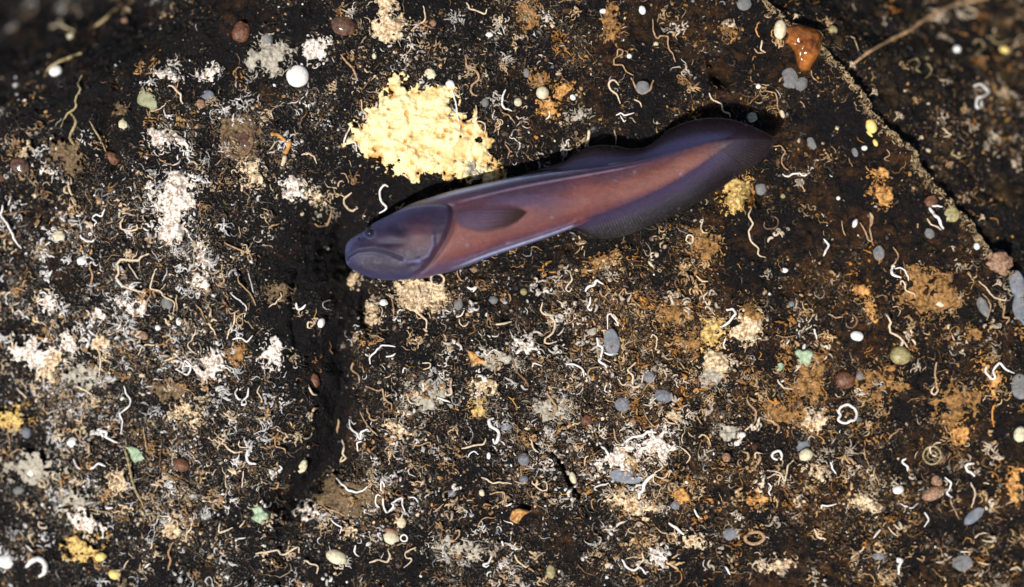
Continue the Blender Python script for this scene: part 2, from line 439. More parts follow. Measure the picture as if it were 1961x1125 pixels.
def along_ridge(n):
    yy = rng.uniform(-60, 760, n); q = np.stack([np.interp(yy, RY, RX)+rng.normal(-5, 4.5, n)*1.4, yy], 1)
    q[:, 0] += -6*vn(q[:, 0], q[:, 1], 22, 5)-9*vn(q[:, 0], q[:, 1], 75, 7)
    return q, np.array([(.5, .36, .2)])*rng.uniform(.25, 1.3, (n, 1))
q1, c1 = along_ridge(800); q2, c2 = along_ridge(900)
RIM = [curls(800, 7, 6, 20, .5, 1.2, 4, 3.0, q1, c1), grains(900, .8, 3.2, q2, c2)]
V, F, C = merge([curls(18500, 7, 8, 28, .6, 1.5, 4), curls(1500, 12, 26, 55, 1.0, 1.7, 5)]+[knots(950), knots(400, 9, 26, 1.8, 3.6, 13, True)])
build('worm_tube_growth', V, F, M['growth'], cols=C, kind='stuff', label='dense mat of tiny curled worm tubes covering the rock')
V, F, C = merge([grains(55000, .7, 4.0), grains(2200, 2.5, 7)]+RIM)
build('encrusting_growth', V, F, M['growth'], cols=C, kind='stuff', smooth=False, label='tiny grains and specks of growth covering the rock')

# ------------------------------------------------------------------ builders for countable things
LAND = []      # (px, py, phrase)
def lumpy(cx, cy, rx, ry, rz, rot, mat, seed, lump=.12, n=20, name='pebble', sink=.35, lift=0.0, facet=0, label=None, cat=None, group=None, parent=None, smooth=True, taper=0.0):
    """an uneven ellipsoid seated on the rock where the photo shows it"""
    x0, y0 = seat(cx, cy, rz*.4); z0 = float(HS(x0, y0))+rz*.12+2.5+lift
    th = np.linspace(0, np.pi, n); ph = np.linspace(0, 2*np.pi, n*2, endpoint=False)
    TH, PH = np.meshgrid(th, ph, indexing='ij')
    p = np.stack([np.sin(TH)*np.cos(PH), np.sin(TH)*np.sin(PH), np.cos(TH)], -1).reshape(-1, 3)
    off = Vector((seed*3.7, seed*1.9, seed*.7))
    k = np.array([1+lump*(mn.noise(Vector(q)*1.6+off)*1.3+.5*mn.noise(Vector(q)*4+off)) for q in p])
    p = p*k[:, None]
    p[:, 1] *= 1+taper*p[:, 0]
    a = math.radians(rot); X_ = p[:, 0]*rx; Y_ = p[:, 1]*ry
    V = wv(x0+X_*math.cos(a)-Y_*math.sin(a), y0+X_*math.sin(a)+Y_*math.cos(a), z0+p[:, 2]*rz)
    o = build(name, V, gridfaces(n, n*2, True), mat, smooth=smooth, label=label, cat=cat, group=group, origin=None if parent else wv(x0, y0, z0-rz*.5), parent=parent)
    return o

def inpoly(x, y, P):
    r = np.zeros(np.shape(x), bool)
    for (x0, y0), (x1, y1) in zip(P, P[1:]+P[:1]):
        c = ((y0 > y) != (y1 > y)) & (x < (x1-x0)*(y-y0)/((y1-y0) if y1 != y0 else 1e-9)+x0)
        r ^= c
    return r

def crust(name, mat, seed, h, poly=None, ell=None, edge=.35, nsc=14, step=1.9, holes=.0, pores=0, rough=3.0, label=None, cat='crust', group=None, prof=12., pits=()):
    """a knobbly growth with an uneven outline, spread over the rock"""
    if ell:
        cx, cy, rx, ry, rot = ell; a = math.radians(rot); R = max(rx, ry)*1.45
        x0, x1, y0, y1 = cx-R, cx+R, cy-R, cy+R
    else:
        x0, x1 = min(p[0] for p in poly)-10, max(p[0] for p in poly)+10; y0, y1 = min(p[1] for p in poly)-10, max(p[1] for p in poly)+10
        cx, cy = (x0+x1)/2, (y0+y1)/2
    xs = np.arange(x0, x1, step); ys = np.arange(y0, y1, step); X, Y = np.meshgrid(xs, ys)
    if ell:
        u = ((X-cx)*math.cos(a)+(Y-cy)*math.sin(a))/rx; v = (-(X-cx)*math.sin(a)+(Y-cy)*math.cos(a))/ry
        f = (1-np.hypot(u, v))*min(rx, ry)
        f = f+edge*min(rx, ry)*(1.3*fbm(X, Y, nsc*1.3, seed, 3)+.5*vn(X, Y, 6, seed+3))
    else:
        d = dseg(X, Y, poly+[poly[0]]); f = np.where(inpoly(X, Y, poly), d, -d)+edge*10*fbm(X, Y, nsc, seed, 3)
    if holes: f = f-holes*np.maximum(fbm(X, Y, nsc*.9, seed+50, 2)-.18, 0)*60
    for qx, qy, qr in pits: f = f-30*np.exp(-((X-qx)**2+(Y-qy)**2)/qr**2)
    Hh = HS(X, Y)
    k = np.clip(1-np.exp(-np.maximum(f, 0)/prof), 0, 1)
    z = np.where(f > 0, Hh*.75+float(HS(cx, cy))*.25+h*(.35+.65*k)*(1+.25*fbm(X, Y, 22, seed+9, 2))+rough*(fbm(X, Y, 11, seed+5, 3)+.55*np.abs(vn(X, Y, 5, seed+6))), Hh-5)
    z = np.maximum(z, np.where(f > 0, Hh+.8, Hh-5))
    if pores:
        r2 = np.random.default_rng(seed)
        qx = r2.uniform(x0, x1, pores); qy = r2.uniform(y0, y1, pores); qr = r2.uniform(2, 4.5, pores)
        for a_, b_, c_ in zip(qx, qy, qr): z = z-np.where(f > 0, 1, 0)*(h*.6)*np.exp(-((X-a_)**2+(Y-b_)**2)/c_**2)
    pig = np.zeros(X.shape)
    if pores:
        for a_, b_, c_ in zip(qx, qy, qr): pig = pig+np.exp(-((X-a_)**2+(Y-b_)**2)/(c_*1.25)**2)
        pig = pig+sstep(.15, .5, fbm(X, Y, 26, seed+80, 3)+.6*sstep(830, 950, X)*sstep(250, 330, Y))*.55+np.exp(-np.maximum(f, 0)/3.5)*.35
    keep = f > -3.2
    cell = keep[:-1, :-1] & keep[1:, :-1] & keep[:-1, 1:] & keep[1:, 1:]
    F = gridfaces(len(ys), len(xs))[cell.ravel()][:, ::-1]
    if len(F) < 4: return None
    used = np.unique(F); remap = np.full(X.size, -1); remap[used] = np.arange(len(used))
    # keep the picture position while the crust stands up from the rock
    kk = (D-z)/D; PX, PY = X, Y
    WX = 980.5+(PX-980.5)*kk; WY = 562.5+(PY-562.5)*kk
    V = wv(WX, WY, z).reshape(-1, 3)[used]; F = remap[F]
    org = V.mean(0)
    return build(name, V, F, mat, label=label, cat=cat, group=group, origin=org, attrs={'pigment': np.clip(pig.ravel()[used], 0, 1)} if pores else None)

def path_tube(px, wd, mat, closed=False, seed=0, lift=0.0, wob=1.0, taper=(.7, 1, 1, .55), rise=2.0):
    P = [tuple(p) for p in px]
    if closed: P = P+[P[0]]
    L = sum(math.dist(a, b) for a, b in zip(P[:-1], P[1:]))
    n = int(max(10, min(90, L/2.2)))
    Q = catmull(P, n)
    s = np.linspace(0, L, n)
    Q[:, 0] += wob*.7*vn(s, s*0+seed*9.1, 7, seed); Q[:, 1] += wob*.7*vn(s, s*0+seed*5.3, 7, seed+1)
    r = wd*.5*(1+.16*vn(s, s*0+seed, 4, 3))*np.interp(np.linspace(0, 1, n), [0, .15, .75, 1], taper)
    if closed: Q[-1] = Q[0]; r[:] = wd*.5
    x, y = seat(Q[:, 0], Q[:, 1], lift+rise)
    z = HS(x, y); z = np.convolve(np.pad(z, 2, mode='edge'), np.ones(5)/5, 'valid')
    z = np.maximum(z, HS(x, y)-1)+r*.75+lift+rise*np.abs(vn(s, s*0+seed*2.7, 16, seed+2))
    return np.stack([x, y, z], 1), r, L

def worm(px, wd, mat, **kw):
    P, r, L = path_tube(px, wd, mat, **kw)
    Wp = wv(P[:, 0], P[:, 1], P[:, 2])[None]
    V, F = tubes(Wp, (r*S)[None], 8)
    # rounded ends
    n = len(r); e0 = Wp[0, 0]-(Wp[0, 1]-Wp[0, 0])*.4; e1 = Wp[0, -1]-(Wp[0, -2]-Wp[0, -1])*.4
    V = np.vstack([V, e0, e1]); k = len(V)
    T = [(k-2, (j+1) % 8, j) for j in range(8)]+[(k-1, (n-1)*8+j, (n-1)*8+(j+1) % 8) for j in range(8)]
    return build('worm_tube', V, [F, np.array(T)], M[mat], cat='worm tube', origin=Wp[0, n//2])

TO = dict(A=(0, 0), B=(490, 0), C=(980, 0), D=(1470, 0), E=(0, 370), F=(490, 370), G=(980, 370), H=(1470, 370), I=(0, 740), J=(490, 740), K=(980, 740), L=(1470, 740))
def tp(t, pts): return [(TO[t][0]+x*.3377, TO[t][1]+y*.3377) for x, y in pts]

# ------------------------------------------------------------------ crusts and sponges
SP = [(736, 138), (745, 143), (757, 137), (770, 141), (780, 148), (779, 160), (790, 167), (804, 170), (828, 169), (850, 164), (866, 166), (874, 178), (875, 195), (872, 214), (884, 216), (894, 226), (904, 222), (912, 212), (909, 232), (928, 234), (929, 250), (926, 257),
      (940, 268), (944, 290), (946, 308), (956, 326), (966, 342), (950, 350), (930, 352), (906, 342), (880, 346), (858, 340), (830, 340), (812, 334), (794, 342), (770, 341), (756, 334), (742, 322), (728, 312), (706, 304), (698, 293), (692, 284), (676, 276),
      (659, 274), (670, 262), (674, 240), (689, 236), (690, 222), (699, 216), (712, 206), (723, 199), (728, 184), (738, 178), (738, 160), (731, 150)]
sponge = crust('sponge', M['c_yellow'], 3, 12, poly=SP, edge=1.7, nsc=10, step=1.4, pores=60, rough=3.6, prof=9, holes=.35, pits=[(765, 311, 10), (800, 273, 4), (884, 262, 6), (915, 268, 7), (893, 300, 5), (700, 232, 5), (928, 246, 4), (872, 308, 4)],
      label='large bright yellow sponge with small pores just above the fish', cat='sponge')
LAND.append((810, 240, 'the big yellow sponge'))
ORG = sponge.location.copy()
def strand(t_, wd, mat, pts, parent, name='spicule', lift=8):
    P, r, L = path_tube(tp(t_, pts), wd*.3377, mat, lift=lift, rise=3)
    V, F = tubes(wv(P[:, 0], P[:, 1], P[:, 2])[None], (r*S)[None], 6)
    return build(name, V-np.array(parent.location), F, M[mat], parent=parent)
for t_, wd, mat, pts in (('B', 9, 'white', [(1110, 500), (1130, 570), (1142, 650), (1155, 720), (1130, 790)]), ('B', 8, 'white', [(1215, 900), (1225, 830), (1270, 830), (1340, 890)]), ('B', 8, 'cream', [(600, 575), (603, 620), (650, 680)]),
      ('B', 9, 'white', [(545, 700), (515, 760), (500, 815), (560, 810), (570, 860)]), ('B', 8, 'cream', [(1250, 600), (1245, 660), (1190, 690)]), ('B', 7, 'cream', [(1300, 760), (1295, 700), (1250, 685)]), ('B', 7, 'white', [(650, 640), (700, 720), (780, 735)]),
      ('B', 8, 'cream', [(1000, 900), (1060, 870), (1150, 860), (1190, 830)]), ('B', 8, 'white', [(770, 960), (830, 985), (860, 1010)]), ('B', 7, 'cream', [(860, 900), (920, 930), (960, 990)])):
    strand(t_, wd, mat, pts, sponge)

CR = [  # ellipse(cx,cy,rx,ry,rot), material, height, edge, holes, label, landmark phrase
 ((905, 322, 34, 16, 12), 'c_grey', 22, .6, .9, 'grey white frayed crust along the lower rim of the yellow sponge', None),
 ((948, 330, 16, 22, -30), 'c_gold', 16, .5, .3, 'mustard crust between the yellow sponge and the fish back', None),
 ((333, 372, 42, 40, 20), 'c_white', 9, .55, .6, 'largest white knobbly crust, upper lobe above a narrower one', None),
 ((328, 428, 30, 34, -10), 'c_white', 9, .5, .5, 'white knobbly crust directly below the largest white crust', 'the largest white crust'),
 ((305, 266, 24, 20, 10), 'c_white', 10, .45, .2, 'bright white crust below the pale green flake', 'the white crust below the green flake'),
 ((345, 268, 22, 9, 35), 'c_white', 7, .45, .3, 'slim bright white crust between the ringed sponge and its white neighbour', None),
 ((322, 142, 30, 11, 18), 'c_white', 8, .5, .4, 'low white crust above the pale green flake', 'the low white crust near the dark shoulder'),
 ((402, 138, 20, 15, -20), 'c_white', 7, .6, .6, 'small ragged white crust beside the low white crust', None),
 ((518, 108, 40, 32, -20), 'c_grey', 8, .6, .9, 'pale grey ragged crust under the grey blob', 'the ragged grey crust'),
 ((607, 95, 22, 26, 30), 'c_white', 8, .6, .8, 'ragged white crust above the bright white disc', 'the crust above the white disc'),
 ((748, 52, 34, 22, -15), 'c_cream', 10, .5, .5, 'cream crust beside the brown glassy blob', 'the cream crust at the top edge'),
 ((741, 14, 20, 26, 0), 'c_cream', 9, .5, .5, 'cream crust cut by the top edge', None),
 ((563, 360, 28, 20, 25), 'c_white', 10, .5, .4, 'lumpy white crust reaching toward the fish snout', 'the white crust by the snout'),
 ((600, 376, 26, 12, 35), 'c_cream', 8, .5, .5, 'pale cream crust with drooping arm near the fish snout', None),
 ((612, 405, 18, 14, 0), 'c_grey', 6, .6, .8, 'small grey fuzzy crust below the cream crust near the snout', None),
 ((480, 334, 26, 24, 0), 'c_cream', 6, .6, .8, 'dull cream crust between the two white crusts', 'the dull cream crust'),
 ((262, 588, 17, 18, 0), 'c_white', 9, .3, .0, 'solid white crust with a small central hole', 'the white crust with a hole'),
 ((230, 582, 12, 9, 20), 'c_white', 6, .4, .2, 'tiny white crust beside the holed white crust', None),
 ((94, 578, 14, 17, 0), 'c_white', 8, .45, .3, 'round white crust alone near the frame edge', 'the lone round white crust'),
 ((520, 678, 20, 30, 5), 'c_white', 7, .55, .7, 'upright white crust beside the dark crack', 'the upright white crust'),
 ((402, 700, 24, 30, 10), 'c_white', 7, .6, .7, 'white crust with curling outline beside the ochre tuft', 'the white crust beside the ochre tuft'),
 ((353, 698, 14, 15, 10), 'c_white', 5, .5, .9, 'small ring shaped white crust', None),
 ((455, 678, 16, 20, 10), 'c_ochre', 5, .5, .3, 'ochre tuft beside the curling white crust', None),
 ((354, 795, 26, 20, 15), 'c_cream', 6, .8, .9, 'spiky cream crust tuft', 'the spiky cream tuft'),
 ((384, 540, 15, 24, 20), 'c_white', 7, .6, .5, 'white crust below the largest white crust pair', 'the white crust below the largest one'),
 ((386, 482, 12, 24, -10), 'c_white', 5, .7, .7, 'narrow chain of white crust leading down', None),
 ((196, 655, 18, 18, 0), 'c_cream', 7, .4, .3, 'yellowish cream crust above a narrow white strip', 'the yellowish cream crust'),
 ((193, 606, 20, 16, 0), 'c_white', 5, .6, .8, 'white lacy crust above the yellowish cream crust', None),
 ((65, 680, 40, 24, 25), 'c_white', 5, .7, .9, 'broad lacy white crust near the frame edge', 'the broad lacy white crust'),
 ((130, 655, 18, 24, 0), 'c_white', 5, .6, .7, 'lacy white crust between the broad one and the cream one', None),
 ((330, 1014, 17, 16, 0), 'c_cream', 7, .4, .2, 'cream nub at the end of a looped tube low in the picture', 'the cream nub'),
 ((713, 592, 13, 15, -10), 'c_cream', 8, .35, .3, 'cream crust, upper of two joined nubs below the fish head', None),
 ((718, 612, 15, 12, 0), 'c_cream', 8, .35, .2, 'cream crust, lower of two joined nubs below the fish head', 'the twin cream nubs'),
 ((800, 565, 42, 28, 15), 'c_cream', 6, .4, .2, 'orange cream crust plate under the fish belly', 'the plate under the fish head'),
 ((838, 572, 20, 24, 10), 'c_cream', 8, .5, .3, 'cream crust on the edge of the orange plate under the fish', None),
 ((673, 538, 8, 20, 25), 'c_cream', 9, .35, .1, 'slim cream crust just under the fish chin', 'the crust under the chin'),
 ((1003, 660, 24, 16, 20), 'c_white', 7, .55, .5, 'white crust with layered edge below the fish flank', 'the layered white crust'),
 ((1190, 880, 48, 26, -20), 'c_white', 7, .7, .9, 'wide lacy white crust above the bluish film', 'the wide lacy white crust'),
 ((1255, 850, 36, 28, -30), 'c_white', 7, .7, .9, 'upper lacy white crust joined to the wide one', None),
 ((1215, 965, 42, 18, 20), 'c_cream', 6, .7, .8, 'yellowish lacy crust under the long white tube', 'the yellowish lacy crust'),
 ((1372, 694, 25, 23, 0), 'c_cream', 9, .15, .1, 'round cream whorl like a tiny snail on grey mound', 'the round cream whorl'),
 ((1362, 722, 26, 20, 10), 'c_grey', 6, .3, .2, 'grey mound beneath the round cream whorl', None),
 ((1410, 372, 23, 32, 25), 'c_gold', 14, .4, .2, 'bright orange crust just behind the tail fin', 'the orange crust behind the tail'),
 ((1436, 368, 10, 26, -10), 'c_orange', 10, .4, .2, 'orange rim crust beside the dark hole behind the tail', None),
 ((1350, 470, 34, 26, 20), 'c_ochre', 6, .7, .7, 'dark ochre crust below the anal fin', None),
 ((1295, 600, 30, 24, 30), 'c_ochre', 8, .5, .4, 'ochre crust with a pale knob in the lower middle', 'the ochre crust with a pale knob'),
 ((1362, 640, 24, 34, 15), 'c_gold', 8, .5, .4, 'tall yellow orange crust above the whorl', 'the tall yellow crust'),
 ((1318, 655, 30, 14, 20), 'c_ochre', 6, .6, .6, 'flat ochre crust joining the tall yellow crust', None),
 ((1436, 625, 26, 32, 10), 'c_cream', 7, .6, .6, 'cream crust with orange base beside the tall yellow crust', 'the cream crust beside the yellow one'),
 ((1440, 600, 20, 15, 10), 'c_ochre', 6, .5, .4, 'ochre crust capping the cream crust', None),
 ((1664, 966, 26, 15, 28), 'c_cream', 9, .35, .2, 'solid cream chunk near the small white bead', 'the solid cream chunk'),
 ((1650, 556, 18, 10, 10), 'c_orange', 9, .4, .1, 'orange crust hooked over a dark pit, top part', 'the hooked orange crust'),
 ((1668, 590, 12, 26, -20), 'c_orange', 8, .5, .2, 'orange crust hooked over a dark pit, lower part', None),
 ((1692, 372, 15, 24, -35), 'c_orange', 10, .45, .1, 'orange crust on the bare dark slope below the yellow bean', 'the orange crust on the bare slope'),
 ((1688, 332, 16, 8, 20), 'c_orange', 6, .5, .2, 'small orange crust above the orange crust of the bare slope', None),
 ((1842, 828, 17, 22, 25), 'c_orange', 9, .45, .3, 'orange crust pointing down in the brown patch', 'the orange crust in the brown patch'),
 ((1545, 735, 34, 30, 0), 'c_ochre', 6, .6, .6, 'wide ochre crust beside the rust pebble', 'the wide ochre crust'),
 ((1565, 700, 14, 36, 20), 'c_ochre', 7, .5, .5, 'ochre ridge rising from the wide ochre crust', None),
 ((1565, 805, 30, 18, -30), 'c_cream', 6, .6, .7, 'cream crust beside the wavy white ring', 'the cream crust by the wavy ring'),
 ((1900, 720, 14, 40, -15), 'c_orange', 7, .6, .4, 'ochre strip at the frame edge under the pale blob', 'the ochre strip at the frame edge'),
 ((1945, 930, 14, 34, 0), 'c_orange', 7, .5, .3, 'golden crust cut by the frame edge', None),
 ((1868, 640, 18, 12, 0), 'c_ochre', 6, .5, .4, 'small ochre crust under the pale pointed shell', None),
 ((150, 1052, 32, 22, 10), 'c_gold', 6, .6, .6, 'yellow brown crust near the bottom edge', 'the yellow brown crust'),
 ((165, 1000, 30, 22, 30), 'c_white', 5, .7, .8, 'lacy white crust above the yellow brown crust', None),
 ((150, 960, 36, 16, -10), 'c_grey', 5, .7, .8, 'pinkish grey lacy crust', 'the pinkish lacy crust'),
 ((762, 822, 24, 12, 25), 'c_cream', 6, .6, .5, 'cream flaky crust beyond the long dark crack', 'the flaky cream crust'),
 ((926, 742, 24, 18, 0), 'c_cream', 6, .6, .5, 'cream speckled crust beside the white hook tube', 'the speckled cream crust'),
 ((918, 778, 12, 22, 15), 'c_gold', 7, .4, .2, 'orange crust with a red tip under the speckled one', None),
 ((1160, 500, 40, 14, -25), 'c_ochre', 6, .6, .6, 'olive ochre crust under the anal fin', 'the ochre crust under the anal fin'),
 ((1168, 503, 16, 9, -30), 'c_cream', 7, .6, .4, 'pale crest on the ochre crust under the anal fin', None),
 ((1078, 172, 17, 15, -40), 'c_orange', 7, .5, .3, 'orange crust beside the largest cream bead', 'the orange crust by the cream bead'),
 ((1050, 208, 20, 17, 20), 'c_orange', 6, .5, .4, 'orange crust between the cream bead and the small white bead', None),
 ((1030, 152, 22, 14, 30), 'c_ochre', 5, .6, .6, 'pinkish ochre crust above the largest cream bead', None),
 ((1170, 45, 18, 32, 5), 'c_ochre', 5, .6, .6, 'ochre crust column near the top edge', 'the ochre column at the top'),
 ((1014, 30, 20, 26, 0), 'c_ochre', 4, .6, .7, 'dull ochre crust near the top edge', 'the dull ochre crust'),
 ((1105, 222, 26, 12, -30), 'c_grey', 5, .6, .7, 'grey crust just above the dorsal fin', 'the grey crust above the dorsal fin'),
 ((1400, 60, 14, 20, -20), 'c_ochre', 4, .6, .5, 'ochre crust beside the grey blob at the top edge', None),
 ((225, 922, 18, 20, 0), 'c_cream', 7, .45, .4, 'tan crust knob below the long twig', 'the tan knob'),
 ((330, 745, 34, 24, 0), 'c_brown', 5, .5, .6, 'brown crust patch above the spiky tuft', 'the brown crust patch'),
 ((662, 955, 58, 36, 10), 'c_brown', 4, .4, .4, 'large tan brown flaky plate with a white tube along its top', 'the large brown plate'),
 ((590, 985, 22, 14, 10), 'c_white', 6, .6, .6, 'white crust below the large brown plate', None),
 ((665, 1018, 14, 12, 0), 'c_cream', 7, .5, .4, 'cream crust between the two white eggs', None),
 ((905, 690, 6, 6, 0), 'c_ochre', 4, .3, .2, 'tiny ochre crumb above the golden chip', None),
 ((1305, 950, 18, 12, 20), 'c_orange', 9, .4, .2, 'orange cream chip beside the bluish speck', 'the orange cream chip'),
 ((1325, 1035, 30, 13, 15), 'c_cream', 6, .6, .5, 'cream crust strip low in the picture', 'the low cream strip'),
 ((1263, 1070, 20, 18, 0), 'c_white', 6, .6, .6, 'white curled crust near the bottom edge', None),
 ((1290, 800, 18, 10, 10), 'c_cream', 8, .3, .1, 'smooth cream chip with a rust rim', 'the smooth cream chip'),
 ((1395, 830, 26, 16, 20), 'c_grey', 5, .6, .6, 'grey lacy crust beside two white beads', 'the grey lacy crust'),
 ((1447, 955, 22, 18, 0), 'c_orange', 6, .6, .6, 'small orange ragged crust among pale growth near the bottom', None),
 ((1565, 905, 24, 14, 20), 'c_cream', 6, .6, .6, 'cream lacy crust below the pale dull ball', None),
 ((1490, 1085, 34, 12, -5), 'c_cream', 6, .5, .4, 'cream crust cut by the bottom edge', None),
 ((1800, 878, 12, 12, 0), 'c_brown', 3, .3, .2, 'brown centre inside the faint ochre ring', None),
 ((90, 700, 22, 26, 0), 'c_cream', 4, .8, .9, 'thin yellowish lace beneath the broad white lace', None),
 ((20, 800, 26, 18, 0), 'c_gold', 5, .6, .6, 'ochre crust at the frame edge', None),
 ((455, 265, 44, 42, 0), 'c_brown', 4, .35, .3, 'brownish pink cup crust around a dark opening', 'the brown cup'),
 ((230, 210, 12, 10, 0), 'c_brown', 5, .5, .3, 'small brown crust beside the dark gully', None),
 ((130, 300, 40, 26, 40), 'c_brown', 6, .6, .5, 'brown crust with pale knobs below the dark shoulder', 'the brown crust with pale knobs'),
 ((95, 328, 17, 8, 10), 'c_white', 6, .5, .4, 'small white crust under the brown crust with pale knobs', None),
 ((1780, 560, 60, 44, 20), 'c_ochre', 3, .5, .6, 'broad thin ochre stain of growth below the olive disc', None),
 ((1690, 735, 44, 30, -20), 'c_ochre', 3, .5, .6, 'thin ochre growth below the olive ball', None),
 ((1830, 770, 40, 40, 0), 'c_ochre', 3, .5, .7, 'thin ochre growth above the pointed orange crust', None),
 ((1500, 790, 40, 22, 0), 'c_ochre', 4, .6, .7, 'low ochre growth between the wavy ring and the whorl', None),
 ((950, 690, 40, 20, 10), 'c_grey', 3, .6, .9, 'low grey growth around the golden chip', None),
 ((820, 760, 50, 24, 0), 'c_grey', 3, .7, .9, 'low grey growth above the flaky cream crust', None),
 ((1060, 780, 40, 22, 0), 'c_grey', 3, .7, .9, 'low grey growth beside the two grey blobs', None),
 ((880, 1050, 60, 22, 0), 'c_grey', 3, .7, .9, 'low grey growth near the bottom edge', None),
 ((530, 560, 26, 18, 0), 'c_brown', 4, .6, .6, 'small brown crust on the bare dark rock before the snout', None),
 ((160, 720, 40, 20, 0), 'c_grey', 3, .7, .9, 'low grey growth around the cream and white crusts', None),
 ((60, 900, 50, 26, 0), 'c_grey', 4, .7, .9, 'pale grey growth near the frame edge', None),
]
seen_l = set()
FR = []
for i, (e, mt, h, ed, ho, lb, ph) in enumerate(CR):
    assert lb not in seen_l, lb
    seen_l.add(lb)
    crust('crust', M[mt], 11+i, h*.9, ell=e, edge=ed, nsc=max(6, min(e[2], e[3])*.5), holes=ho*.8, step=1.6, rough=4.2 if h > 4 else 3.2, prof=6, label=lb, group='pale and ochre crusts on the rock', pits=[(262, 586, 5)] if 'central hole' in lb else [(457, 268, 15)] if 'cup' in lb else ())
    if ph: LAND.append((e[0], e[1], ph))
    tn = {'c_white': (.82, .77, .72), 'c_cream': (.74, .58, .4), 'c_orange': (.62, .32, .09), 'c_ochre': (.4, .22, .08), 'c_gold': (.68, .42, .13), 'c_brown': (.17, .11, .06), 'c_grey': (.42, .37, .3)}[mt]
    nn = int(8+e[2]*e[3]*.035)
    an = rng.uniform(0, 6.283, nn); rr_ = rng.uniform(.75, 1.35, nn)
    ux, uy = np.cos(an)*rr_*e[2]*e[0+2]/e[2], np.sin(an)*rr_*e[3]; ro = math.radians(e[4])
    FR.append((np.stack([e[0]+ux*math.cos(ro)-uy*math.sin(ro), e[1]+ux*math.sin(ro)+uy*math.cos(ro)], 1), np.array(tn)[None]*rng.uniform(.45, 1.1, (nn, 1)), h))

P_ = np.concatenate([q[0] for q in FR]); T_ = np.clip(np.concatenate([q[1] for q in FR]), 0, .9)
sel = ~on_fish(P_[:, 0], P_[:, 1], -14); P_ = P_[sel]; T_ = T_[sel]
v1 = curls(len(P_), 7, 7, 20, .8, 1.6, 4, 5.0, P_, T_)
P2 = P_+rng.normal(0, 5, P_.shape)
V, F, C = merge([v1, grains(len(P2), 1.2, 4.5, P2, T_)])
build('fringe_growth', V, F, M['growth'], cols=C, kind='stuff', label='curly fringe and crumbs of growth around the pale and ochre crusts')

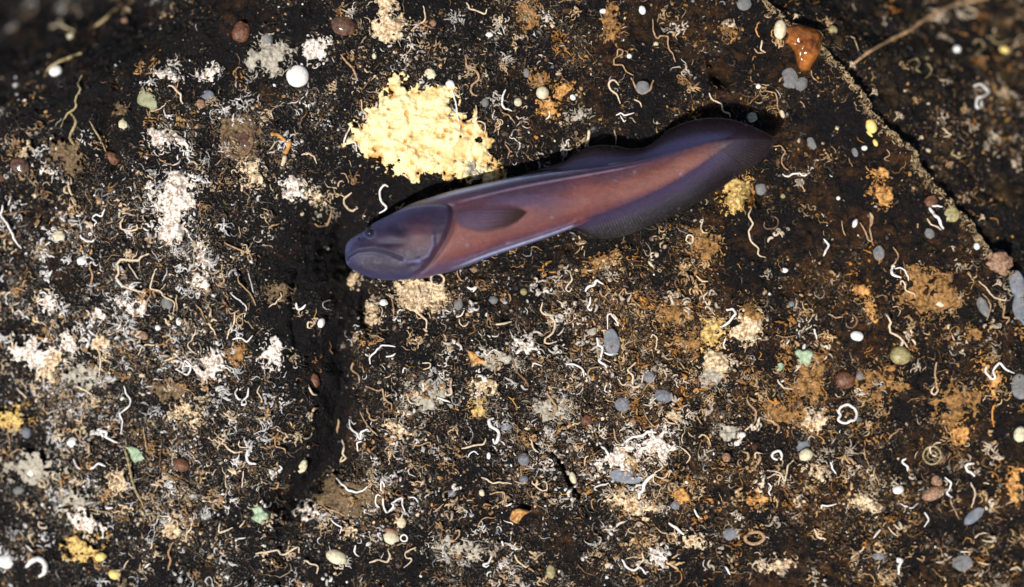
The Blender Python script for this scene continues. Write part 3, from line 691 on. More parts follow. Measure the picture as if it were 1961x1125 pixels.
# ------------------------------------------------------------------ beads, blobs, pebbles, shells
BL = [  # cx, cy, rx, ry, rz, rot, mat, name, lump, label, landmark
 (570, 146, 22, 21.5, 14, 0, 'b_white', 'disc_shell', .03, 'large round bright white disc on black rock', 'the large white disc'),
 (658, 50, 25, 20, 14, 10, 'b_brown', 'blob', .12, 'brown glassy blob beside the cream crust', 'the brown glassy blob'),
 (461, 62, 17, 21, 10, 10, 'b_rust', 'pebble', .14, 'dull rust pebble in the shade near the top edge', 'the shaded rust pebble'),
 (512, 75, 11, 11, 8, 0, 'b_grey', 'blob', .1, 'small dim grey blob on the ragged grey crust', None),
 (1039, 178, 12.5, 12.5, 10, 0, 'b_cream', 'bead', .03, 'largest cream bead, above the dorsal fin beside orange crust', 'the largest cream bead'),
 (992, 196, 8, 8.5, 7, 0, 'b_cream', 'bead', .03, 'smaller cream bead next to the largest cream bead', None),
 (1230, 20, 7, 9, 6, -20, 'b_white', 'bead', .05, 'white bead near the top edge above the long bent tube', 'the white bead at the top'),
 (1155, 22, 7, 5, 5, 0, 'b_white', 'bead', .08, 'small white bead on top of the ochre column', None),
 (1097, 187, 6.5, 5.5, 5, 40, 'b_white', 'bead', .08, 'small white bead beside the orange crusts', 'the white bead by the orange crusts'),
 (1231, 168, 14, 13, 7, 0, 'b_grey', 'blob', .1, 'grey blob above the dorsal fin near bent tubes', 'the grey blob above the dorsal fin'),
 (929, 197, 7, 9, 5, 0, 'b_grey', 'blob', .1, 'small grey blob beside the yellow sponge', 'the grey blob by the yellow sponge'),
 (1008, 140, 6, 9, 5, 0, 'b_grey', 'blob', .1, 'faint grey speck above the cream beads', None),
 (1511, 150, 17, 20, 8, 0, 'b_grey', 'blob', .08, 'larger of two grey blobs below the amber stone', 'the grey pair under the amber stone'),
 (1534, 161, 12.5, 14, 9, 20, 'b_grey', 'blob', .08, 'smaller and paler of two grey blobs below the amber stone', None),
 (1494, 57, 12, 19, 11, 5, 'b_cream', 'egg', .04, 'cream egg leaning on the amber stone', 'the cream egg'),
 (1668, 242, 10.5, 14.5, 9, -32, 'b_yellow', 'bean', .06, 'bright yellow bean on the slope below the ridge', 'the yellow bean'),
 (1676, 274, 4.5, 7.5, 4, -25, 'b_yellow', 'bean', .08, 'tiny yellow bean under the bright yellow bean', None),
 (1665, 257, 3, 8, 3, -45, 'b_yellow', 'bean', .1, 'thin orange yellow sliver between two yellow beans', None),
 (1655, 284, 6, 5, 4, 0, 'b_white', 'bead', .1, 'white speck beside the tiny yellow bean', None),
 (1554, 275, 8, 13, 5, -25, 'b_grey', 'blob', .1, 'small slanting grey blob beyond the tail tip', 'the slanting grey blob past the tail'),
 (1637, 292, 6, 9, 4, -20, 'b_grey', 'blob', .1, 'dim grey sliver near the yellow bean', None),
 (1641, 644, 13, 10, 8, 10, 'b_white', 'bead', .04, 'bright white oval bead above the rust pebble', 'the bright oval bead'),
 (1725, 681, 20.5, 18.5, 14, 10, 'b_olive', 'ball', .05, 'olive yellow ball with a tube lying on it', 'the olive ball'),
 (1822, 411, 15, 15.5, 5, 0, 'b_olive', 'disc_shell', .1, 'flat olive disc near the ridge', 'the olive disc'),
 (1783, 386, 12, 13, 6, 30, 'b_rust', 'chip', .2, 'rust orange chip above the olive disc', None),
 (1683, 485, 11.5, 14, 7, 0, 'b_grey', 'blob', .08, 'grey oval blob on the bare slope', 'the grey blob on the bare slope'),
 (1457, 361, 11, 14, 6, 0, 'b_grey', 'blob', .1, 'grey blob beside the orange crust behind the tail', 'the grey blob behind the tail'),
 (1515, 582, 6, 6, 4, 0, 'b_blue', 'blob', .1, 'dim blue grey dot on dark rock', None),
 (1618, 728, 21, 18, 11, 10, 'b_rust', 'pebble', .08, 'large smooth rust pebble', 'the large rust pebble'),
 (1646, 720, 8, 9, 5, 0, 'b_grey', 'blob', .1, 'small grey blob touching the large rust pebble', None),
 (1193, 774, 16, 14, 8, 0, 'b_blue', 'blob', .12, 'blue grey blob, lower of two in the lower middle', 'the lower blue grey blob'),
 (1271, 759, 18, 13, 8, 10, 'b_blue', 'blob', .1, 'blue grey blob, upper of two in the lower middle', 'the upper blue grey blob'),
 (1003, 880, 11.5, 12, 8, 0, 'b_blue', 'blob', .08, 'round blue blob above its smaller twin', 'the round blue blob'),
 (1003, 918, 9.5, 7.5, 6, -10, 'b_blue', 'blob', .08, 'smaller blue blob below its round twin', None),
 (1171, 656, 15, 27, 6, -8, 'b_blue', 'shell', .08, 'long purple grey shell fringed by white tubes', 'the long purple grey shell'),
 (1243, 722, 11, 11, 6, 20, 'b_blue', 'blob', .15, 'blue grey blob at the end of a hooked tube', None),
 (1200, 912, 34, 14, 3, 5, 'b_blue', 'film', .15, 'bluish film beneath the wide lacy white crust', 'the bluish film'),
 (1720, 938, 11, 9, 8, -10, 'b_white', 'bead', .08, 'small bright white bead near the cream chunk', 'the small bright bead'),
 (1788, 945, 24, 13, 9, -22, 'b_pink', 'pebble', .12, 'pink brown pebble beside the small bright bead', 'the pink brown pebble'),
 (1794, 921, 9, 12, 6, -30, 'b_pink', 'pebble', .12, 'small pink brown pebble on top of the longer one', None),
 (1865, 988, 24, 11, 5, -40, 'b_blue', 'shell', .08, 'slanting blue grey shell near the bottom corner', 'the slanting blue shell'),
 (1843, 1078, 21, 16, 7, 0, 'b_grey', 'blob', .12, 'grey blob near the bottom corner', 'the grey blob at the bottom corner'),
 (1683, 1065, 12, 8, 5, 0, 'b_blue', 'blob', .12, 'dim blue blob near the bottom edge', None),
 (1948, 545, 15, 28, 7, -10, 'b_blue', 'blob', .08, 'pale blue jelly blob at the frame edge, upper of two', 'the blue jelly at the edge'),
 (1956, 597, 15, 34, 7, -15, 'b_blue', 'blob', .08, 'pale blue jelly blob at the frame edge, lower of two', None),
 (1883, 588, 10, 21, 7, -25, 'b_grey', 'shell', .08, 'pale pointed shell beside thin tubes near the edge', 'the pale pointed shell'),
 (1915, 503, 24, 21, 10, 20, 'b_pink', 'ball', .35, 'rough pinkish tan ball under the ridge', 'the rough tan ball'),
 (1544, 872, 14, 13, 9, -30, 'b_cream', 'ball', .08, 'pale dull ball in a bluish halo', 'the pale dull ball'),
 (1541, 858, 17, 14, 4, 0, 'b_blue', 'film', .15, 'blue grey film under the pale dull ball', None),
 (645, 1067, 21, 14, 11, 18, 'b_cream', 'egg', .05, 'large cream egg near the bottom edge', 'the large cream egg'),
 (750, 1031, 16, 12, 8, 20, 'b_cream', 'egg', .06, 'cream egg with a brown cap', 'the cream egg with a cap'),
 (749, 1017, 12, 6, 7, 10, 'b_pink', 'chip', .1, 'brown cap resting on the cream egg', None),
 (769, 1001, 9.5, 11, 7, -10, 'b_cream', 'bead', .08, 'cream bead above the capped cream egg', None),
 (12, 1076, 18, 14, 9, 10, 'b_white', 'bead', .08, 'white blob cut by the frame corner', 'the white blob in the corner'),
 (348, 890, 17, 12.5, 9, 15, 'b_rust', 'pebble', .08, 'rust pebble beside the green leaf chip', 'the rust pebble by the green chip'),
 (38, 940, 13, 9, 5, 0, 'b_grey', 'blob', .12, 'dim grey blob near the frame edge', None),
 (52, 828, 10, 12, 6, 20, 'b_blue', 'shell', .12, 'bluish shell near the frame edge', 'the bluish shell'),
 (215, 303, 16, 11, 8, 30, 'b_rust', 'pebble', .14, 'rust brown pebble below the gully', 'the rust pebble below the gully'),
 (38, 318, 20, 15, 8, 20, 'b_brown', 'blob', .15, 'brown jelly blob near the frame edge', 'the brown jelly blob'),
 (107, 137, 13, 11, 8, -10, 'b_white', 'bead', .1, 'white bead on the shaded shoulder', 'the white bead on the shoulder'),
 (385, 200, 9, 10, 6, 0, 'b_pink', 'pebble', .12, 'small tan pebble above the slim white crust', None),
 (398, 183, 12, 10, 4, 0, 'b_blue', 'blob', .12, 'dim blue blob beside the small tan pebble', None),
 (470, 272, 12, 18, 7, -10, 'b_brown', 'blob', .08, 'brown glassy blob inside the brown cup', None),
 (1097, 915, 6.5, 12, 6, -18, 'b_cream', 'bead', .06, 'cream seed shaped bead wedged in the black crevice', 'the seed in the crevice'),
 (1421, 833, 7.5, 6, 6, 0, 'b_white', 'bead', .08, 'upper of two bright white beads on grey lace', 'the two white beads'),
 (1411, 849, 6, 5.5, 5, 0, 'b_white', 'bead', .08, 'lower of two bright white beads on grey lace', None),
 (1315, 923, 4, 4, 4, 0, 'b_white', 'bead', .05, 'tiny bluish white bead above the orange cream chip', None),
 (1293, 968, 9, 8, 5, 0, 'b_blue', 'blob', .12, 'bluish speck beside the orange cream chip', None),
 (1391, 876, 8, 9, 5, 0, 'b_pink', 'pebble', .1, 'small ochre pebble below the grey lace', None),
 (1398, 1022, 16, 12, 5, 0, 'b_blue', 'blob', .15, 'blue grey blob beside the tan ring', None),
 (1124, 805, 11, 10, 6, 0, 'b_rust', 'pebble', .12, 'small rust pebble beside the lower blue grey blob', None),
 (1212, 807, 7, 7, 5, 0, 'b_pink', 'pebble', .1, 'tiny tan pebble under the lower blue grey blob', None),
 (866, 945, 8.5, 6.5, 5, 0, 'b_blue', 'bead', .06, 'pale blue white bead in the lower middle', 'the pale blue bead'),
 (923, 944, 6, 7, 5, -20, 'b_cream', 'bead', .12, 'small pinkish cream bead', None),
 (936, 873, 4, 7, 4, 0, 'b_white', 'bead', .08, 'small upright white bead below the hooked white tube', None),
 (970, 818, 11, 7, 5, -10, 'b_blue', 'blob', .12, 'blue grey blob beside the thick white hooked tube', None),
 (908, 517, 7.5, 6.5, 5, 0, 'b_pink', 'pebble', .08, 'small tan pebble just under the fish belly', None),
 (1003, 559, 7, 7, 6, 0, 'b_olive', 'bead', .04, 'small yellow green bead below the fish flank', 'the yellow green bead'),
 (735, 580, 8, 7, 6, 0, 'b_white', 'bead', .15, 'small white bead beside the twin cream nubs', None),
 (615, 619, 7, 9.5, 6, 20, 'b_white', 'bead', .1, 'small white bead beside the long dark crack', 'the white bead by the crack'),
 (603, 728, 9, 14, 7, -15, 'b_rust', 'blob', .12, 'glossy orange brown blob in the long crack', 'the glossy blob in the crack'),
 (878, 583, 9, 12, 5, 10, 'b_grey', 'blob', .12, 'dim grey blob below the fish belly', None),
 (945, 575, 9, 8, 5, 0, 'b_grey', 'blob', .15, 'dull grey blob beside the yellow green bead', None),
 (580, 893, 8, 14, 6, 25, 'b_cream', 'bead', .15, 'pale slanting chip beside the lower crack', 'the pale chip by the lower crack'),
 (303, 628, 6, 6, 5, 0, 'b_white', 'bead', .05, 'small round white bead below the holed crust', None),
 (343, 616, 5.5, 8, 5, 0, 'b_white', 'bead', .1, 'small upright white bead above the curly crust', None),
 (157, 500, 10, 8, 6, 0, 'b_white', 'bead', .12, 'small greyish white bead near a brown tube', None),
 (276, 643, 9, 8, 5, 30, 'b_pink', 'chip', .1, 'tan oval chip under the holed white crust', None),
 (320, 580, 11, 13, 5, 0, 'b_grey', 'blob', .12, 'purplish blob in the crook of a white tube', None),
 (1425, 8, 14, 13, 7, 0, 'b_grey', 'blob', .1, 'grey blob cut by the top edge', 'the grey blob at the top edge'),
 (1440, 225, 10, 9, 7, 0, 'b_cream', 'blob', .15, 'pale tan blob just above the tail', 'the tan blob above the tail'),
 (1452, 166, 5, 5, 4, 0, 'b_white', 'bead', .08, 'tiny white bead above the tail', None),
 (1205, 108, 5, 5, 4, 0, 'b_white', 'bead', .08, 'tiny cream white bead between bent tubes', None),
 (1256, 85, 5, 5, 4, 0, 'b_cream', 'bead', .12, 'tiny cream bead inside the bend of a tube', None),
 (829, 45, 7, 7, 5, 0, 'b_pink', 'pebble', .06, 'small round ochre pebble near the top edge', 'the round ochre pebble'),
 (937, 67, 7, 5, 4, 0, 'b_white', 'bead', .12, 'small white bead near the top above the sponge', None),
 (717, 108, 4.5, 6, 4, 0, 'b_cream', 'bead', .08, 'tiny cream bead between the disc and the sponge', None),
 (824, 142, 11, 9, 4, 40, 'b_cream', 'chip', .2, 'cream chip just above the yellow sponge', 'the cream chip above the sponge'),
 (862, 162, 9, 8, 5, 0, 'b_white', 'bead', .15, 'white nub on the upper rim of the yellow sponge', None),
 (1595, 58, 9, 9, 6, 0, 'b_olive', 'blob', .12, 'dull olive blob beyond the ridge', 'the olive blob beyond the ridge'),
 (1832, 95, 8, 9, 6, 0, 'b_white', 'bead', .15, 'pale bead on the shaded face', 'the pale bead on the shaded face'),
 (1923, 96, 10, 7, 5, 20, 'b_yellow', 'chip', .2, 'yellow chip on the shaded face', None),
 (1499, 376, 5, 5, 4, 0, 'b_olive', 'bead', .1, 'tiny green grey bead below the tail tip', None),
 (1605, 380, 4, 4, 3, 0, 'b_white', 'bead', .05, 'tiny white bead on the bare slope', None),
 (1637, 428, 5, 9, 5, 20, 'b_white', 'bead', .12, 'small upright white bead beside the forked tube', None),
 (1502, 518, 7, 5, 4, 0, 'b_white', 'bead', .12, 'small white bead amid purple grey fuzz', None),
 (1870, 472, 6, 7, 5, 0, 'b_white', 'bead', .1, 'white bead just under the ridge', 'the white bead under the ridge'),
 (1780, 448, 9, 11, 5, -30, 'b_grey', 'blob', .12, 'dim grey blob below the olive disc', None),
 (1798, 582, 10, 6, 5, 30, 'b_cream', 'chip', .12, 'cream chip on the ochre growth', None),
 (1953, 740, 18, 24, 8, 0, 'b_grey', 'blob', .12, 'pale grey blob cut by the frame edge', None),
 (1953, 832, 12, 16, 8, 0, 'b_cream', 'ball', .12, 'cream ball cut by the frame edge', None),
 (193, 1067, 12, 9, 8, -20, 'b_yellow', 'bean', .12, 'yellow knob near the bottom edge', None),
 (219, 1100, 12, 10, 8, 0, 'b_yellow', 'bean', .12, 'yellow knob cut by the bottom edge', None),
 (1055, 1095, 9, 14, 7, 0, 'b_olive', 'egg', .05, 'olive egg cut by the bottom edge', 'the olive egg at the bottom'),
 (62, 905, 11, 9, 6, 0, 'b_white', 'bead', .15, 'white bead above a coiled tube near the frame edge', None),
 (140, 848, 12, 10, 6, 0, 'b_white', 'bead', .15, 'pale white bead beside the long tan tube', None),
 (113, 452, 12, 10, 6, 0, 'b_cream', 'bead', .15, 'dull cream bead beside the tall white tube', None),
 (236, 238, 9, 9, 6, 0, 'b_cream', 'bead', .2, 'cream nub below the pale green flake', None),
 (110, 285, 12, 6, 5, 25, 'b_cream', 'bead', .15, 'cream oblong bead on the brown crust', None),
 (135, 70, 8, 8, 6, 0, 'b_cream', 'bead', .2, 'cream nub on the shaded shoulder', None),
 (239, 40, 7, 7, 5, 0, 'b_pink', 'pebble', .2, 'small pinkish nub on the shaded shoulder', None),
]
import itertools
for i, (cx, cy, rx, ry, rz, rot, mt, nm, lu, lb, ph) in enumerate(BL):
    assert lb not in seen_l, lb
    seen_l.add(lb)
    o = lumpy(cx, cy, rx, ry, rz, rot, M[mt], i+1, lu, n=18 if max(rx, ry) > 9 else 11, name=nm, label=lb, cat=nm.replace('_', ' ').replace('disc shell', 'shell'), group={'bead': 'small beads on the rock', 'blob': 'soft grey and blue blobs', 'pebble': 'coloured pebbles'}.get(nm))
    if ph: LAND.append((cx, cy, ph))
    if nm == 'ball' and mt == 'b_olive': ball_o = o
    if nm == 'film': o.name = 'jelly_film'

def outline(name, pts, mat, h, seed, lab, cat, prof=.5, facet=0.0, nr=9, npnt=60, wob=1.2, lift=0.0, smooth=True, tilt=(0, 0)):
    """a solid lump from an irregular outline, domed toward the viewer"""
    P = catmull(pts+[pts[0]], npnt+1)[:-1] if smooth else np.concatenate([np.linspace(a, b, max(2, npnt//len(pts)), endpoint=False) for a, b in zip(np.array(pts, float), np.array(pts[1:]+pts[:1], float))])
    n = len(P); c = P.mean(0); rings = []
    z0 = float(HS(*seat(c[0], c[1])))
    rr = np.linspace(1, 0.02, nr)
    rows = [(1.0, -6.0)]+[(r, h*(1-r**2.2)**prof) for r in rr]
    V = []
    for r, hh in rows:
        q = c+(P-c)*r
        z = z0+hh+4*(hh > 0)+wob*vn(q[:, 0], q[:, 1], 9, seed)*(hh > 0)+facet*np.abs(vn(q[:, 0], q[:, 1], 17, seed+4))*(hh > 0)+lift+tilt[0]*(q[:, 0]-c[0])+tilt[1]*(q[:, 1]-c[1])
        x, y = at(q[:, 0], q[:, 1], z); V.append(wv(x, y, z))
    V = np.stack(V).reshape(-1, 3); org = V.mean(0)
    F = gridfaces(len(rows), n, True)
    k = len(V); V = np.vstack([V, V[-n:].mean(0)]); T = np.array([(k, (len(rows)-1)*n+j, (len(rows)-1)*n+(j+1) % n) for j in range(n)])
    assert lab not in seen_l; seen_l.add(lab)
    return build(name, V, [F[:, ::-1], T[:, ::-1]], mat, label=lab, cat=cat, origin=org)
outline('stone', tp('D', [(95, 165), (130, 140), (170, 133), (230, 150), (290, 172), (318, 205), (308, 245), (305, 290), (285, 330), (268, 365), (240, 400), (200, 412), (172, 385), (160, 345), (150, 300), (122, 262), (95, 232), (112, 200)]), M['amber'], 30, 5,
        'glossy amber brown stone perched on the ridge', 'stone', prof=.55, facet=5, nr=16, npnt=90, wob=2.5)
LAND.append((1540, 92, 'the amber stone'))
outline('flake', tp('A', [(812, 488), (822, 512), (860, 525), (890, 550), (905, 590), (893, 620), (862, 640), (845, 615), (800, 600), (778, 580), (783, 540), (800, 520)]), plain_material('green_flake', (.22, .22, .12), (.36, .36, .22), .6, 90, bamt=.4), 6, 8,
        'pale green leaf shaped flake near the dark shoulder', 'flake', prof=.35)
LAND.append((283, 192, 'the pale green flake'))
outline('chip', tp('I', [(708, 340), (745, 338), (785, 352), (805, 380), (835, 388), (838, 410), (820, 432), (790, 425), (765, 435), (742, 405), (735, 375)]), M['c_green'], 6, 9, 'mint green leaf shaped chip with an orange edge', 'chip', prof=.35)
LAND.append((264, 871, 'the green leaf chip'))
for i, (t_, pts, lb, ph) in enumerate([('H', [(150, 895), (175, 882), (200, 890), (240, 882), (265, 910), (255, 935), (240, 975), (205, 980), (185, 965), (175, 935), (155, 915)], 'larger mint green lump near the lumpy ochre crust', 'the larger green lump'),
        ('H', [(55, 965), (75, 958), (95, 968), (92, 990), (70, 1012), (48, 1008), (58, 990)], 'small mint green lump beside the larger green one', None),
        ('J', [(-28, 690), (0, 680), (15, 670), (35, 680), (50, 705), (75, 725), (72, 755), (45, 765), (25, 782), (0, 770), (-30, 750), (-10, 725)], 'mint green lump near the bottom below the large plate', 'the lowest green lump')]):
    outline('green_lump', tp(t_, pts), M['c_green'], 9, 20+i, lb, 'lump', prof=.45, wob=3)
    if ph: LAND.append((np.mean([q[0] for q in tp(t_, pts)]), np.mean([q[1] for q in tp(t_, pts)]), ph))
outline('chip', tp('F', [(1198, 888), (1235, 898), (1265, 930), (1300, 950), (1335, 978), (1300, 978), (1270, 968), (1240, 975), (1212, 935)]), M['c_orange'], 8, 31, 'golden orange chip with a torn edge', 'chip', prof=.4)
LAND.append((914, 686, 'the golden chip'))
outline('chip', tp('J', [(1451, 705), (1485, 690), (1540, 702), (1552, 712), (1520, 735), (1495, 768), (1475, 778), (1440, 755)]), M['c_orange'], 10, 33, 'orange tan wedge shaped chip near the bottom', 'chip', prof=.4)
LAND.append((990, 985, 'the orange wedge'))
outline('shell', tp('C', [(160, 425), (175, 440), (182, 470), (165, 478), (145, 450)]), M['b_pink'], 5, 35, 'small pink brown shell above the largest cream bead', 'shell')
outline('chip', tp('G', [(440, 770), (480, 760), (478, 800), (450, 810), (425, 790)]), M['c_grey'], 5, 36, 'grey tan chip beside the long purple shell', 'chip')
# torus shaped shells
def ring(cx, cy, rx, ry, rot, wd, mat, lab, cat='ring shell', wobble=0.0, seed=1, ph=None, name='ring_shell'):
    a = np.linspace(0, 2*np.pi, 26, endpoint=False); k = 1+wobble*np.sin(a*4+seed)
    ro = math.radians(rot); u = np.cos(a)*rx*k; v = np.sin(a)*ry*k
    pts = list(zip(cx+u*math.cos(ro)-v*math.sin(ro), cy+u*math.sin(ro)+v*math.cos(ro)))
    o = worm(pts, wd, mat, closed=True, seed=seed, wob=.8); o.name = name; tag(o, lab, cat)
    assert lab not in seen_l; seen_l.add(lab)
    if ph: LAND.append((cx, cy, ph))
o = worm(tp('L', [(408, 122), (432, 108), (455, 104), (478, 118), (500, 135), (503, 168), (488, 192), (465, 196), (448, 208), (420, 205), (402, 188), (412, 165), (402, 145)]), 5.5, 'white', closed=True, seed=2, wob=1.2)
o.name = 'ring_shell'; tag(o, 'wavy white ring standing out below the rust pebble', 'ring shell'); LAND.append((1622, 794, 'the wavy white ring'))
ring(1445, 1030, 18, 11, -5, 7, 'tan', 'oval tan ring shell near the bottom', seed=4, ph='the oval tan ring')
ring(1372, 693, 17, 15, 0, 4, 'cream', 'cream coil on top of the round whorl', seed=5)
ring(1372, 694, 8, 7, 0, 4, 'cream', 'inner cream coil at the centre of the round whorl', seed=6)
ring(1785, 872, 17, 17, 0, 4, 'olive', 'faint ochre ring shell', seed=7, ph='the faint ochre ring')
ring(1785, 872, 9, 8, 0, 3, 'olive', 'faint inner ring of the ochre ring shell', seed=8)
ring(82, 572, 9, 12, 0, 3.4, 'white', 'small white ring near the lone round crust', seed=9)
ring(774, 1031, 6.5, 6.5, 0, 3.4, 'white', 'tiny white ring touching the capped egg', seed=10)
ring(83, 923, 10, 8, 20, 4, 'cream', 'cream ring near the frame edge', seed=11)
ring(838, 535, 13, 11, 20, 5, 'cream', 'cream ring just under the fish belly', seed=12)
ring(455, 268, 29, 32, 0, 6, 'brown', 'brown rim of the cup around a dark opening', cat='ring', seed=13, name='ring')
ring(1378, 795+120, 0.1+5, 5, 0, 2, 'tan', 'tiny tan ring below the two white beads', seed=14)
# curved shell fragments
def cshell(pts, wd, mat, lab, cat, name, seed, taper=(.5, 1, 1, .5)):
    o = worm(pts, wd, mat, seed=seed, wob=.6, taper=taper); o.name = name; tag(o, lab, cat)
    assert lab not in seen_l; seen_l.add(lab)
cshell([(50, 1086), (62, 1074), (76, 1070), (87, 1080), (86, 1096), (76, 1104)], 11, 'white', 'thick white hooked shell near the bottom corner', 'shell', 'shell', 3)
LAND.append((75, 1085, 'the thick hooked shell'))
cshell(tp('B', [(85, 762), (130, 768), (168, 800)]), 7, 'orange', 'upper orange piece of a broken twig above the dull cream crust', 'twig', 'twig', 4, (1, 1, 1, .9))
cshell(tp('B', [(195, 805), (180, 850), (165, 872)]), 9, 'orange', 'middle orange piece of a broken twig above the dull cream crust', 'twig', 'twig', 5, (1, 1, 1, .9))
cshell(tp('B', [(168, 888), (152, 938)]), 9, 'cream', 'cream end piece of a broken twig above the dull cream crust', 'twig', 'twig', 6, (1, 1, 1, .9))
LAND.append((545, 275, 'the broken orange twig'))
cshell(tp('I', [(700, 335), (722, 400), (738, 470), (762, 570), (800, 650), (835, 730)]), 5, 'olive', 'long straight dark tan twig slanting below the green leaf chip', 'twig', 'twig', 7)
cshell(tp('G', [(-10, 905), (30, 1010), (80, 1065), (95, 1100)]), 5, 'brown', 'thin brown twig in the lower middle', 'twig', 'twig', 8)
cshell(tp('A', [(250, 435), (285, 385), (340, 350), (400, 325), (460, 300)]), 6.5, 'olive', 'dim tan twig lying on the shaded shoulder, lower one', 'twig', 'twig', 9)
cshell(tp('A', [(540, 150), (590, 115), (640, 70), (690, 25)]), 7, 'olive', 'dim tan twig on the shaded shoulder, upper one', 'twig', 'twig', 10)
cshell(tp('A', [(260, 135), (300, 130), (330, 110), (350, 145), (420, 175)]), 6, 'cream', 'pale forked twig on the shaded shoulder', 'twig', 'twig', 11)
cshell(tp('A', [(465, 425), (445, 475), (455, 510), (430, 560), (430, 610), (380, 650), (345, 720)]), 4.5, 'olive', 'thin yellowish stalk hanging into the dark gully', 'stalk', 'stalk', 12)
cshell(tp('A', [(510, 690), (545, 750), (575, 800), (600, 860)]), 4, 'olive', 'thin tan stalk below the dark gully', 'stalk', 'stalk', 13)
cshell(tp('A', [(400, 640), (430, 690), (400, 780), (430, 840), (420, 920)]), 6, 'olive', 'knobbly ochre stalk beside the brown crust with pale knobs', 'stalk', 'stalk', 14)
# the long twig on the lower face
cshell([(1622, 136), (1640, 118), (1668, 97), (1700, 79), (1738, 60), (1770, 38), (1800, 22), (1825, 10), (1850, 5), (1890, -4)], 8.5, 'tan', 'long pale brown twig lying across the lower rock beyond the ridge', 'twig', 'long_twig', 21, (.4, .9, 1.1, 1.1))
LAND.append((1750, 60, 'the long twig'))
# little branched hydroids on the ridge
def hydroid(cx, cy, s, seed, lab, lean=0.0):
    rr = random.Random(seed); x0, y0 = seat(cx, cy); z0 = float(HS(x0, y0))
    segs = []
    def grow(p, ang, ln, depth):
        q = (p[0]+math.cos(ang)*ln, p[1]+math.sin(ang)*ln, p[2]+ln*.5)
        segs.append((p, q, depth))
        if depth < 3:
            for da in (-.6, .05, .6) if depth < 2 else (-.45, .45): grow(q, ang+da+rr.uniform(-.25, .25), ln*rr.uniform(.6, .85), depth+1)
    grow((float(x0), float(y0), z0), -1.0+lean, s, 0)
    P = np.array([[np.array(a)+(np.array(b)-np.array(a))*t for t in np.linspace(-.05, 1.05, 4)] for a, b, d in segs])
    R = np.array([[.85-.16*d]*4 for a, b, d in segs])*S
    V, F = tubes(wv(P[..., 0], P[..., 1], P[..., 2]), R, 5)
    build('hydroid', V, F, M['cream'], label=lab, cat='hydroid', group='small branched hydroids on the ridge', origin=V[0])
for i, (cx, cy, s, lab, ln) in enumerate([(1517, 40, 5, 'tiny branched hydroid above the amber stone', .1), (1624, 132, 5.5, 'tiny branched hydroid where the long twig meets the ridge', .2), (1664, 184, 6, 'whitish branched hydroid on the ridge above the yellow bean', .3), (1712, 232, 7.5, 'largest branched hydroid on the ridge past the yellow bean', .1),
        (1758, 268, 4, 'very small hydroid on the ridge below the largest hydroid', .4), (1874, 423, 5, 'small hydroid on the ridge near the olive disc', .2), (1901, 548, 6, 'thin branched hydroid below the rough tan ball', .4)]):
    hydroid(cx, cy, s, i, lab, ln)
    LAND.append((cx, cy, ['the hydroid above the amber stone', 'the foot of the long twig', 'the whitish hydroid', 'the largest hydroid', 'the very small hydroid', 'the hydroid near the olive disc', 'the hydroid below the tan ball'][i]))

